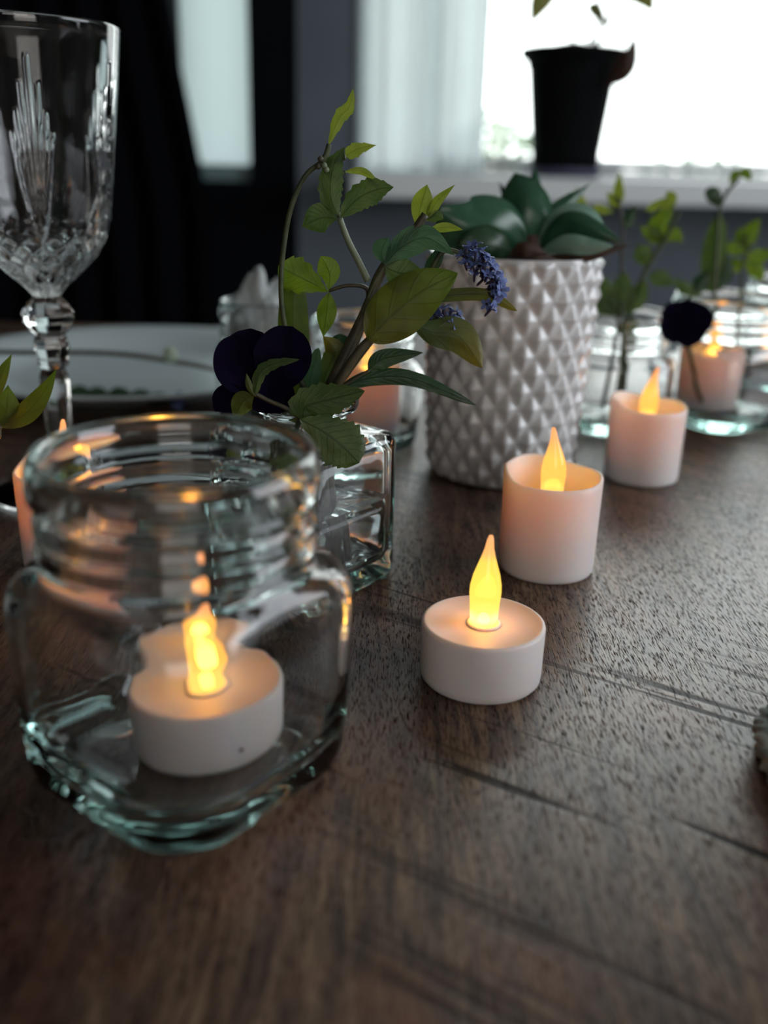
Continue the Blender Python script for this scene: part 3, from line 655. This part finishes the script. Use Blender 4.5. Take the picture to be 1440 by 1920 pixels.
# H: front serrated pair over the rim
Hs = sprig('leafy_sprig', 'low sprig with two toothed leaves hanging over the vase rim in front', 'sprig')
footed(Hs, foot(-0.006, -0.010), [(580, 800, -0.004), (566, 786, -0.020)], YV, (5, 4), M_STEMB)
stem(Hs, [(478, 738, -0.022), (505, 752, -0.021), (535, 765, -0.020), (566, 786, -0.020)], YV, 4, M_STEMB, 'petiole')
leaf(Hs, [(568, 786), (575, 762), (625, 748), (684, 733)], YV-0.026, 37, G_MID, serr=9, fold=0.18, peak=0.42, shape=0.7)
leaf(Hs, [(562, 786), (605, 808), (645, 838), (674, 868)], YV-0.030, 50, G_MID, serr=11, fold=0.15, peak=0.62, shape=0.6)
leaf(Hs, [(478, 740), (488, 700), (515, 682), (562, 674)], YV-0.028, 12, G_MID, serr=5, fold=0.4, peak=0.4, shape=0.7)
leaf(Hs, [(476, 742), (455, 755), (440, 788)], YV-0.026, 20, G_OLIVE, fold=0.3, peak=0.5)
leaf(Hs, [(480, 745), (468, 725), (462, 700)], YV-0.026, 6, G_OLIVE, fold=0.3, peak=0.5)
# pansy
Ps = sprig('pansy', 'near-black violet pansy drooping over the left of the vase', 'flower')
footed(Ps, foot(-0.012, -0.004), [(560, 780, -0.004), (530, 770, -0.014), (500, 735, -0.016)], YV, (5, 4))
YP = YV-0.018
for pts, hw, dz in (([(492, 730), (525, 680), (548, 612)], 50, 0), ([(478, 735), (440, 695), (436, 628)], 34, -0.002), ([(490, 740), (470, 670), (470, 616)], 44, 0.002), ([(470, 745), (440, 752), (400, 762)], 33, -0.003), ([(488, 690), (505, 735), (505, 775)], 44, -0.001)):
    leaf(Ps, pts, YP+dz, hw, G_PANSY, name='petal', fold=-0.05, cup=0.25, peak=0.6, shape=0.45, tipr=0.0)
# blue flower sprig
Bl = sprig('blue_flower_sprig', 'sprig of tiny blue florets in front of the quilted pot', 'flower')
footed(Bl, foot(0.002, 0.010), [(600, 770), (660, 680), (730, 590), (790, 558), (850, 548), (905, 545)], YV+0.012, (5, 3), M_STEMB)
stem(Bl, [(790, 558), (812, 500), (835, 470), (870, 478), (905, 500)], YV+0.012, (5, 3))
stem(Bl, [(740, 585), (780, 596), (830, 598)], YV+0.012, 3, M_STEMB)
leaf(Bl, [(795, 520), (815, 490), (836, 450)], YV+0.012, 12, G_DARK, fold=0.4)
fl_me = None
def floret_mesh():
    V = []; F = []
    for k in range(5):
        a = 2*pi*k/5; ca, sa = cos(a), sin(a)
        for (rx, wy, z) in ((0.15, 0.12, 0.0), (0.55, 0.33, 0.28), (0.95, 0.26, 0.42), (1.12, 0.05, 0.35)):
            for s in (-1, 1):
                x, y = rx, wy*s; V.append(Vector((x*ca-y*sa, x*sa+y*ca, z)))
        b = k*8
        for i in range(3): F.append((b+i*2, b+i*2+1, b+i*2+3, b+i*2+2))
    b = len(V); T, G = lathe([(0.05, -1.3), (0.18, -1.0), (0.22, -0.3), (0.2, 0.05), (0.05, 0.1)], 6)
    V += T; F += [tuple(b+q for q in f) for f in G]
    me = bpy.data.meshes.new('floret'); me.from_pydata([tuple(v) for v in V], [], F); me.materials.append(G_FLORET); me.materials.append(G_SEP)
    me.polygons.foreach_set('material_index', [0]*15+[1]*len(G)); me.update(); return me
fme = floret_mesh()
rf = random.Random(4)
spots = [(866, 478), (874, 466), (884, 462), (893, 458), (880, 482), (892, 474), (903, 470), (910, 482), (898, 490), (915, 492), (924, 502), (932, 514), (938, 528), (940, 544), (932, 556), (926, 570), (920, 580), (918, 556), (924, 530), (914, 516), (902, 506), (886, 500), (872, 494), (906, 524), (930, 540), (890, 515), (912, 570)] + \
        [(806, 580), (818, 586), (832, 580), (846, 584), (858, 590), (864, 602), (852, 608), (838, 602), (822, 604), (810, 598), (866, 618), (848, 622), (798, 590)]
spots += [(878, 492), (889, 488), (900, 484), (908, 500), (918, 510), (928, 524), (934, 536), (910, 512), (922, 542), (928, 560), (896, 500), (884, 474), (826, 594), (844, 594), (856, 610), (834, 612), (814, 590)]
for i, (x, y_) in enumerate(spots):
    o = bpy.data.objects.new('floret', fme); C.objects.link(o); o.parent = Bl
    p = at(x, y_, YV+0.012+rf.uniform(-0.005, 0.005)); o.location = p-Bl.location
    cx, cy = (895, 530) if y_ < 575 and x > 864 else (835, 605)
    d = (RT*(x-cx)-UP*(y_-cy)).normalized()*0.8 - fwd*0.5 + Vector((rf.uniform(-.4, .4), rf.uniform(-.4, .4), rf.uniform(-.3, .5)))
    o.rotation_mode = 'QUATERNION'; o.rotation_quaternion = d.to_track_quat('Z', 'Y'); s = 0.0027*rf.uniform(0.8, 1.15); o.scale = (s, s, s)

# pointed leaves at the left edge (from the vase outside the frame)
Ls = thing('pointed_leaf_sprig', 'pointed olive leaves poking in at the left edge above the big jar', 'sprig', (-0.230, 0.385, 0.0085))
P = [Vector((-0.230, 0.385, 0.0085)), Vector((-0.229, 0.384, 0.070)), Vector((-0.190, 0.350, 0.090)), at(-30, 810, 0.325), at(2, 798, 0.325)]
V, F = tube(bz(P, 30), lambda t: 0.0012*(1-0.4*t), 8); mesh('stem', V, F, M_STEMB, Ls)
leaf(Ls, [(0, 800), (48, 775), (82, 735), (106, 692)], 0.325, 19, G_OLIVE, fold=0.3, peak=0.35)
leaf(Ls, [(-6, 802), (12, 770), (15, 722)], 0.325, 26, G_OLIVE, fold=0.2, peak=0.4)
leaf(Ls, [(-25, 780), (0, 710), (22, 664)], 0.330, 12, G_OLIVE, fold=0.3, peak=0.4)

# ================================================================== QUILTED POT AND SUCCULENT
PC = Vector((0.0590, 0.4750, 0.0))
def quilted():
    t = thing('potted_succulent', 'dark green succulent in a white diamond-quilted ceramic pot', 'plant', PC)
    nth, nz_ = 21*10, 130; H = 0.1085; V = []
    def R(z): return 0.0365+0.0052*(z/H)
    n = nth
    prof = []
    for i in range(nz_): prof.append(i/(nz_-1)*H)
    V += [Vector((0.030*cos(2*pi*j/n), 0.030*sin(2*pi*j/n), 0.0)) for j in range(n)]
    NC = 21; RP = 0.0165
    for z in prof:
        for j in range(n):
            a = 2*pi*j/n; u = (a/(2*pi)*NC); v = z/RP
            d1 = abs(u-round(u))+abs(v-round(v)); uu, vv = u-0.5, v-0.5; d2 = abs(uu-round(uu))+abs(vv-round(vv))
            k = max(0.0, 0.5-min(d1, d2))*2
            edge = min(1, z/0.004, (H-z)/0.0025)
            r = R(z)-0.0014+0.0034*k*max(0, edge)
            if z < 0.003: r -= 0.003*(1-z/0.003)**2
            V.append(Vector((r*cos(a), r*sin(a), z)))
    for r, z in ((R(H)-0.0016, H+0.0006), (R(H)-0.0028, H+0.0003), (R(H)-0.0040, H-0.002), (0.036, 0.090), (0.020, 0.0895)):
        V += [Vector((r*cos(2*pi*j/n), r*sin(2*pi*j/n), z)) for j in range(n)]
    rows = 1+nz_+5; F = grid_faces(rows, n); m = len(V); F += [tuple(range(n-1, -1, -1)), tuple(range(m-n, m))]
    mesh('pot', V, F, M_CERAMIC, t, world=False)
    V, F = lathe([(0.0365, 0.093), (0.0367, 0.103), (0.030, 0.1065), (0.018, 0.110), (0.004, 0.112)], 40, f=lambda a, r, z: (r, z+0.001*noise.noise(Vector((r*300*cos(a), r*300*sin(a), 0))))); mesh('soil', V, F, M_SOIL, t, world=False)
    y = 0.475
    K = dict(thick=0.30, nv=22)
    leaf(t, [(975, 452, 0.02), (968, 400, 0.03), (935, 342, 0.04)], y, 16, G_SUCC, fold=0.1, **K)
    leaf(t, [(1008, 440, 0.02), (1003, 370, 0.03), (1003, 312, 0.035)], y, 15, G_SUCC, fold=0.1, **K)
    leaf(t, [(1000, 455, 0.01), (1040, 400, 0.02), (1108, 342, 0.03)], y, 17, G_SUCC, fold=0.3, **K)
    leaf(t, [(990, 470, 0.0), (985, 400, 0.0), (965, 325, 0.005)], y, 44, G_SUCC, fold=0.15, peak=0.55, shape=0.75, **K)
    leaf(t, [(1000, 470, 0.008), (1005, 400, 0.01), (1003, 345, 0.012)], y, 26, G_SUCC, fold=0.15, peak=0.55, **K)
    leaf(t, [(985, 470, -0.01), (930, 430, -0.02), (870, 425, -0.026), (818, 392, -0.028)], y, 50, G_SUCC, fold=0.25, peak=0.45, shape=0.7, **K)
    leaf(t, [(960, 478, -0.02), (915, 462, -0.03), (862, 455, -0.035)], y, 32, G_DARK, fold=0.2, peak=0.5, shape=0.7, **K)
    leaf(t, [(1000, 465, 0.0), (1050, 415, -0.005), (1100, 408, -0.008), (1140, 440, -0.01)], y, 22, G_SUCP, fold=0.35, **K)
    leaf(t, [(1010, 468, -0.01), (1060, 420, -0.02), (1110, 430, -0.026), (1166, 455, -0.03)], y, 19, G_SUCC, fold=0.4, shape=0.8, **K)
    leaf(t, [(1010, 474, -0.018), (1060, 458, -0.03), (1105, 462, -0.035), (1150, 462, -0.038)], y, 15, G_SUCP, fold=0.3, shape=0.8, **K)
    leaf(t, [(1030, 480, -0.02), (1100, 480, -0.03), (1186, 457, -0.03)], y, 9, G_DRY, fold=0.3, nv=18)
    leaf(t, [(955, 478, -0.03), (985, 468, -0.036), (1030, 478, -0.034)], y, 12, G_DRY, fold=0.3, nv=18)
    stem(t, [(985, 500, 0.0), (990, 470, 0.0), (992, 440, 0.0)], y, (24, 16), M_SOIL)
quilted()

# ================================================================== CRYSTAL GOBLET
def goblet(loc, label):
    t = thing('crystal_goblet', label, 'goblet', loc)
    def ip(tbl, z):
        for (z0, r0_), (z1, r1_) in zip(tbl, tbl[1:]):
            if z0 <= z <= z1: u = (z-z0)/(z1-z0); return r0_+(r1_-r0_)*u
        return tbl[-1][1]
    OUT = [(0.086, 0.0058), (0.090, 0.0085), (0.0975, 0.0160), (0.1045, 0.0225), (0.1117, 0.0265), (0.121, 0.0292), (0.133, 0.0308), (0.157, 0.0332), (0.181, 0.0358), (0.2025, 0.0378)]
    def gz(z): return 0.090+(z-0.086)*(0.106/0.117)
    n = 288; rows = 150; V = []
    zs = [0.086+(0.2025-0.086)*i/(rows-1) for i in range(rows)]
    for z in zs:
        for j in range(n):
            a = 2*pi*j/n; r = ip(OUT, z); d = 0.0
            # fans of tall V cuts, six around the bowl
            s6 = ((a-0.35)/(2*pi)*6) % 1.0 - 0.5; arc = s6*2*pi/6*r
            if 0.112 < z < 0.188:
                q = (z-0.112)/0.076
                for k in (-3, -2, -1, 0, 1, 2, 3):
                    top = 1-abs(k)*0.13
                    if q < top:
                        c = k*0.0036*q**0.8; wv = 0.0013*sin(pi*min(1, q/top))**0.6+0.0001
                        d = max(d, max(0, 1-abs(arc-c)/wv)*0.0016)
            if z < 0.116:   # crossed diamond cuts in the lower bowl
                u = a/(2*pi)*18; w = (z-0.086)/0.0085
                e = min(abs((u+w) % 1-0.5), abs((u-w) % 1-0.5))
                d = max(d, (0.5-min(0.5, e*2.2))*0.0022*min(1, (0.116-z)/0.004, (z-0.086)/0.006))
            rr = r-d
            V.append(Vector((rr*cos(a), rr*sin(a), z)))
    m0 = rows
    for r, z in ((0.0376, 0.2032), (0.0370, 0.2035), (0.0364, 0.2030)):
        V += [Vector((r*cos(2*pi*j/n), r*sin(2*pi*j/n), z)) for j in range(n)]; m0 += 1
    for z in (0.198, 0.181, 0.157, 0.133, 0.121, 0.1117, 0.1045, 0.0995, 0.0965):
        r = ip(OUT, z)-0.0022-(0.002 if z < 0.125 else 0)-(0.004 if z < 0.1 else 0)
        if z < 0.1: r = max(0.004, r-0.003)
        V += [Vector((r*cos(2*pi*j/n), r*sin(2*pi*j/n), z)) for j in range(n)]; m0 += 1
    F = grid_faces(m0, n); m = len(V); F += [tuple(range(n-1, -1, -1)), tuple(range(m-n, m))]
    for v in V: v.z = gz(v.z)
    mesh('bowl', V, F, M_CRYSTAL, t, smooth=True, world=False)
    # faceted knop
    V, F = lathe([(0.0055, 0.0860), (0.0085, 0.0835), (0.0112, 0.0795), (0.0112, 0.0765), (0.0090, 0.0725), (0.0062, 0.0700)][::-1], 9); [setattr(v, 'z', 0.0078+(v.z-0.0078)*(0.090-0.0078)/(0.086-0.0078)) for v in V]; mesh('knop', V, F, M_CRYSTAL, t, smooth=False, world=False)
    V, F = lathe([(0.0050, 0.0560), (0.0072, 0.0580), (0.0068, 0.0610), (0.0082, 0.0650), (0.0074, 0.0685), (0.0060, 0.0698)], 8); [setattr(v, 'z', 0.0078+(v.z-0.0078)*(0.090-0.0078)/(0.086-0.0078)) for v in V]; mesh('collar', V, F, M_CRYSTAL, t, smooth=False, world=False)
    V, F = lathe([(0.0085, 0.0080), (0.0062, 0.0110), (0.0055, 0.0200), (0.0066, 0.0500), (0.0064, 0.0530), (0.0050, 0.0558)], 7); [setattr(v, 'z', 0.0078+(v.z-0.0078)*(0.090-0.0078)/(0.086-0.0078)) for v in V]; mesh('stem', V, F, M_CRYSTAL, t, smooth=False, world=False)
    V, F = lathe([(0.0300, 0.0), (0.0345, 0.0004), (0.0350, 0.0012), (0.0340, 0.0022), (0.020, 0.0040), (0.0110, 0.0060), (0.0083, 0.0078)], 72); mesh('foot', V, F, M_CRYSTAL, t, world=False)
goblet((-0.1490, 0.4230, 0.0), 'tall cut crystal wine goblet standing left in front of the plate')

# ================================================================== PLATE with garnish
PLC = Vector((-0.1780, 0.6650, 0.0))
pl = thing('dinner_plate', 'wide white porcelain dinner plate behind the goblet', 'plate', PLC)
V, F = lathe([(0.070, 0.0), (0.078, 0.0), (0.080, 0.003), (0.098, 0.007), (0.114, 0.011), (0.128, 0.0155), (0.1292, 0.0165), (0.1285, 0.0175), (0.126, 0.0175), (0.112, 0.0145), (0.097, 0.0105), (0.086, 0.0062), (0.075, 0.0048), (0.02, 0.0045)], 120); mesh('plate_body', V, F, M_PORC, pl, world=False)
gt = thing('twig_garnish', 'thin curved dark twig with pale bud arching across the white plate', 'twig', (PLC.x, PLC.y-0.05, 0.010))
P = [Vector((-0.300, 0.640, 0.026)), Vector((-0.245, 0.600, 0.030)), Vector((-0.175, 0.600, 0.031)), Vector((-0.130, 0.618, 0.022)), Vector((-0.105, 0.632, 0.0155)), Vector((-0.075, 0.650, 0.022))]
V, F = tube(bz(P, 36), 0.0016, 8); mesh('twig', V, F, M_STEMB, gt)
V, F = lathe([(0.001, -0.005), (0.004, -0.003), (0.0048, 0.0), (0.003, 0.004), (0.001, 0.005)], 14); mesh('bud', [v+Vector((-0.137, 0.600, 0.0310)) for v in V], F, mat('pale_bud', (0.45, 0.55, 0.40), 0.6), gt)
gl = thing('garnish_leaves', 'dark green garnish leaves lying on the front of the white plate', 'leaves', (-0.19, 0.585, 0.016))
for (x, y_, hw, ang) in ((150, 742, 15, 0.2), (185, 748, 18, 0.5), (225, 745, 15, 0), (265, 748, 14, .3), (300, 752, 12, .1)):
    leaf(gl, [(x-26, y_+6, 0), (x, y_-4, 0.003), (x+28, y_+2, 0.006)], 0.590, hw, G_DARK, fold=0.3)
gb = thing('blue_petals', 'small blue blossom on the front edge of the white plate', 'flower', tuple(at(334, 752, 0.580)))
for k in range(5):
    a = 2*pi*k/5; leaf(gb, [(334, 752), (334+5*cos(a), 752+8*sin(a)), (334+12*cos(a), 752+20*sin(a))], 0.580, 8, G_FLORET, name='petal', nv=10, peak=0.6, shape=0.6)

# ================================================================== SPRIGS IN THE RIGHT-HAND JARS (blurred)
J4 = Vector((0.1380, 0.5720, 0.0078))
R1 = thing('leafy_sprig', 'blurred bright leafy sprig rising from the jar right of the quilted pot', 'sprig', J4)
def fstem(parent, foot_, pts, y, r, m=None):
    P = [Vector(foot_)] + [at(p[0], p[1], y) for p in pts]; k = mpp(y); V, F = tube(bz(P, 30), lambda t: r*k*(1-0.5*t), 8); mesh('stem', V, F, m or M_STEM, parent)
yb = 0.572
fstem(R1, J4+Vector((0.005, 0, 0)), [(1180, 600), (1205, 520), (1240, 460), (1258, 430), (1275, 395)], yb, 5)
leaf(R1, [(1250, 455), (1235, 425), (1265, 380)], yb, 20, G_BRIGHT, serr=4, peak=0.45)
leaf(R1, [(1252, 455), (1225, 440), (1200, 425)], yb, 14, G_BRIGHT, serr=3)
leaf(R1, [(1252, 452), (1265, 440), (1280, 455)], yb, 12, G_BRIGHT)
leaf(R1, [(1215, 500), (1205, 475), (1195, 458)], yb, 16, G_MID)
leaf(R1, [(1240, 400), (1258, 372), (1248, 360)], yb, 10, G_YELL)
leaf(R1, [(1210, 395), (1230, 385), (1255, 368)], yb, 7, G_YELL)
leaf(R1, [(1215, 520), (1240, 522), (1265, 535)], yb, 14, G_MID)
R2 = thing('leafy_sprig', 'blurred thin reddish sprig with small pale leaves behind the succulent', 'sprig', J4+Vector((-0.006, 0.004, 0)))
fstem(R2, J4+Vector((-0.006, 0.004, 0)), [(1160, 600), (1165, 500), (1168, 430), (1160, 370)], yb+0.004, 4, M_STEMB)
leaf(R2, [(1162, 385), (1160, 360), (1162, 322)], yb+0.004, 9, G_YELL)
leaf(R2, [(1150, 398), (1120, 392), (1112, 400)], yb+0.004, 8, G_YELL)
leaf(R2, [(1168, 430), (1180, 410), (1190, 382)], yb+0.004, 10, G_DARK)
leaf(R2, [(1160, 390), (1150, 375), (1138, 360)], yb+0.004, 8, G_YELL)
leaf(R2, [(1110, 420), (1088, 400), (1082, 350)], yb+0.004, 18, G_YELL)
stem(R2, [(1166, 470), (1138, 440), (1108, 418)], yb+0.004, 3, M_STEMB)
R3 = thing('leafy_sprig', 'blurred clump of dark green leaves spilling over the sprig jar rim', 'sprig', J4+Vector((0, -0.006, 0)))
fstem(R3, J4+Vector((0, -0.006, 0)), [(1168, 640), (1165, 570)], yb-0.004, 5)
for pts, hw in (([(1165, 590), (1140, 560), (1132, 515)], 22), ([(1168, 590), (1165, 550), (1172, 508)], 24), ([(1170, 590), (1195, 555), (1212, 525)], 20), ([(1165, 600), (1180, 620), (1188, 650)], 16), ([(1160, 590), (1130, 575), (1118, 545)], 16)):
    leaf(R3, pts, yb-0.004, hw, G_MID, serr=4)
J5 = Vector((0.2200, 0.6020, 0.0082))
R4 = thing('leafy_sprig', 'blurred tall upright green blade with side leaves over the right jar', 'sprig', J5)
y5 = 0.602
fstem(R4, J5, [(1345, 640), (1340, 560), (1345, 450), (1350, 380)], y5, 5)
leaf(R4, [(1330, 550), (1338, 480), (1350, 400)], y5, 20, G_MID, shape=0.6, peak=0.5)
leaf(R4, [(1345, 545), (1360, 510), (1362, 475)], y5, 14, G_DARK)
leaf(R4, [(1300, 550), (1315, 530), (1330, 505)], y5, 14, G_DARK)
leaf(R4, [(1322, 545), (1290, 545), (1262, 520)], y5, 13, G_MID)
leaf(R4, [(1350, 385), (1335, 365), (1325, 375)], y5, 13, G_DARK)
stem(R4, [(1350, 385), (1365, 358), (1385, 335)], y5, 3)
leaf(R4, [(1392, 328), (1378, 328), (1368, 345)], y5, 7, G_BRIGHT)
leaf(R4, [(1385, 328), (1398, 325), (1408, 340)], y5, 8, G_BRIGHT)
R5 = thing('leafy_sprig', 'blurred bright yellow-green sprig at the right edge over the jars', 'sprig', J5+Vector((0.008, 0.004, 0)))
fstem(R5, J5+Vector((0.008, 0.004, 0)), [(1385, 640), (1388, 560), (1392, 500), (1410, 455)], y5+0.004, 4)
for pts, hw in (([(1400, 470), (1405, 440), (1425, 408)], 16), ([(1398, 475), (1378, 465), (1358, 470)], 14), ([(1396, 490), (1378, 500), (1370, 515)], 14), ([(1400, 480), (1425, 480), (1450, 470)], 16), ([(1396, 490), (1420, 510), (1428, 528)], 14), ([(1400, 470), (1390, 445), (1392, 425)], 12)):
    leaf(R5, pts, y5+0.004, hw, G_BRIGHT, serr=3)
# dark pansy hanging over the right jar
Pr = thing('pansy', 'blurred dark violet pansy hanging in front of the right-hand votive jar', 'flower', (0.2080, 0.5930, 0.0082))
fstem(Pr, (0.2080-0.012, 0.5930-0.012, 0.0082), [(1290, 640), (1302, 590), (1292, 556), (1288, 566)], 0.552, 4)
for pts, hw in (([(1285, 562), (1268, 600), (1265, 645)], 26), ([(1288, 560), (1292, 605), (1288, 652)], 30), ([(1290, 562), (1308, 590), (1326, 622)], 22), ([(1284, 566), (1262, 585), (1256, 620)], 18)):
    leaf(Pr, pts, 0.548, hw, G_PANSY, name='petal', cup=0.2, fold=0, shape=0.6, peak=0.6)

# ================================================================== WINDOW SILL POT
SX, SY = at(1060, 325, 2.13).x, 2.15
bp = thing('potted_plant', 'black plastic plant pot with drooping pointed leaves on the window sill', 'plant', (SX, SY, SILLZ))
V, F = lathe([(0.066, 0.006), (0.070, 0.008), (0.0725, 0.05), (0.090, 0.205), (0.096, 0.222), (0.104, 0.225), (0.109, 0.231), (0.109, 0.243), (0.105, 0.245), (0.099, 0.243), (0.095, 0.228), (0.089, 0.212), (0.02, 0.215)], 64); mesh('pot', V, F, M_BLACK, bp, world=False)
V, F = lathe([(0.060, 0.0), (0.070, 0.0), (0.080, 0.012), (0.082, 0.018), (0.079, 0.018), (0.070, 0.0055), (0.02, 0.0052)], 48); mesh('saucer', V, F, mat('mauve_saucer', (0.09, 0.09, 0.15), 0.5), bp, world=False)
V, F = lathe([(0.092, 0.216), (0.088, 0.236), (0.05, 0.252), (0.01, 0.26)], 32); mesh('soil', V, F, M_SOIL, bp, world=False)
yw = 2.15
G_HAZE = leaf_mat('window_plant_leaf', (0.07, 0.07, 0.015), (0.11, 0.11, 0.03), trans=0.3)
def wstem(pts, r=3): stem(bp, pts, yw, r, M_STEMB)
wstem([(1080, 105), (1070, 60), (1050, 0), (1030, -60)]); wstem([(1090, 108), (1110, 60), (1125, 20), (1120, -40)]); wstem([(1095, 106), (1140, 40), (1190, -30), (1240, -70)])
wstem([(1100, 108), (1130, 60), (1122, 30), (1100, 12)], 4); wstem([(1098, 106), (1180, 0), (1290, -60)], 3)
leaf(bp, [(1052, -45), (1018, -5), (992, 52)], yw, 20, G_HAZE, fold=0.3)
leaf(bp, [(1160, -30), (1205, -10), (1228, 28)], yw, 18, G_HAZE, fold=0.3)
leaf(bp, [(1280, -60), (1296, -20), (1302, 10)], yw, 18, G_HAZE, fold=0.3)
leaf(bp, [(1140, 165, -0.10), (1176, 122, -0.12), (1194, 52, -0.12)], yw, 16, G_DRY, fold=0.5)
leaf(bp, [(1096, 12), (1118, 20), (1140, 60)], yw, 12, G_HAZE, fold=0.3)

# ================================================================== TWINE-WRAPPED POT AT THE RIGHT EDGE
def twine_pot():
    c = Vector((0.1300, 0.2120, 0.0))
    t = thing('twine_wrapped_pot', 'dark round pot ringed with pale twine cut off by the right edge', 'pot', c)
    V, F = lathe([(0.018, 0.0), (0.0235, 0.001), (0.0262, 0.006), (0.0270, 0.012), (0.0265, 0.018), (0.0245, 0.022), (0.0235, 0.024), (0.0225, 0.0245), (0.0215, 0.023), (0.0215, 0.012), (0.012, 0.010)], 64); mesh('pot', V, F, noise_col(mat('dark_stoneware', rough=0.6), (0.012, 0.010, 0.012), (0.04, 0.035, 0.04), 90, bump=0.3), t, world=False)
    M_TW = noise_col(mat('pale_twine', rough=0.9), (0.22, 0.27, 0.26), (0.55, 0.62, 0.60), 240, bump=0.6)
    for z, R in ((0.0030, 0.0276), (0.0078, 0.0290)):
        P = [Vector((R*cos(a), R*sin(a), z+0.0008*sin(a*9))) for a in [2*pi*k/180 for k in range(181)]]
        V = []; n = 12
        for i, p in enumerate(P):
            out = Vector((p.x, p.y, 0)).normalized(); up = Vector((0, 0, 1))
            for j in range(n):
                b = 2*pi*j/n; rr = 0.0024*(1+0.28*cos(3*(b-i*0.42))); V.append(p+out*cos(b)*rr+up*sin(b)*rr)
        F = grid_faces(len(P), n); mesh('twine_coil', V, F, M_TW, t, world=False)
twine_pot()
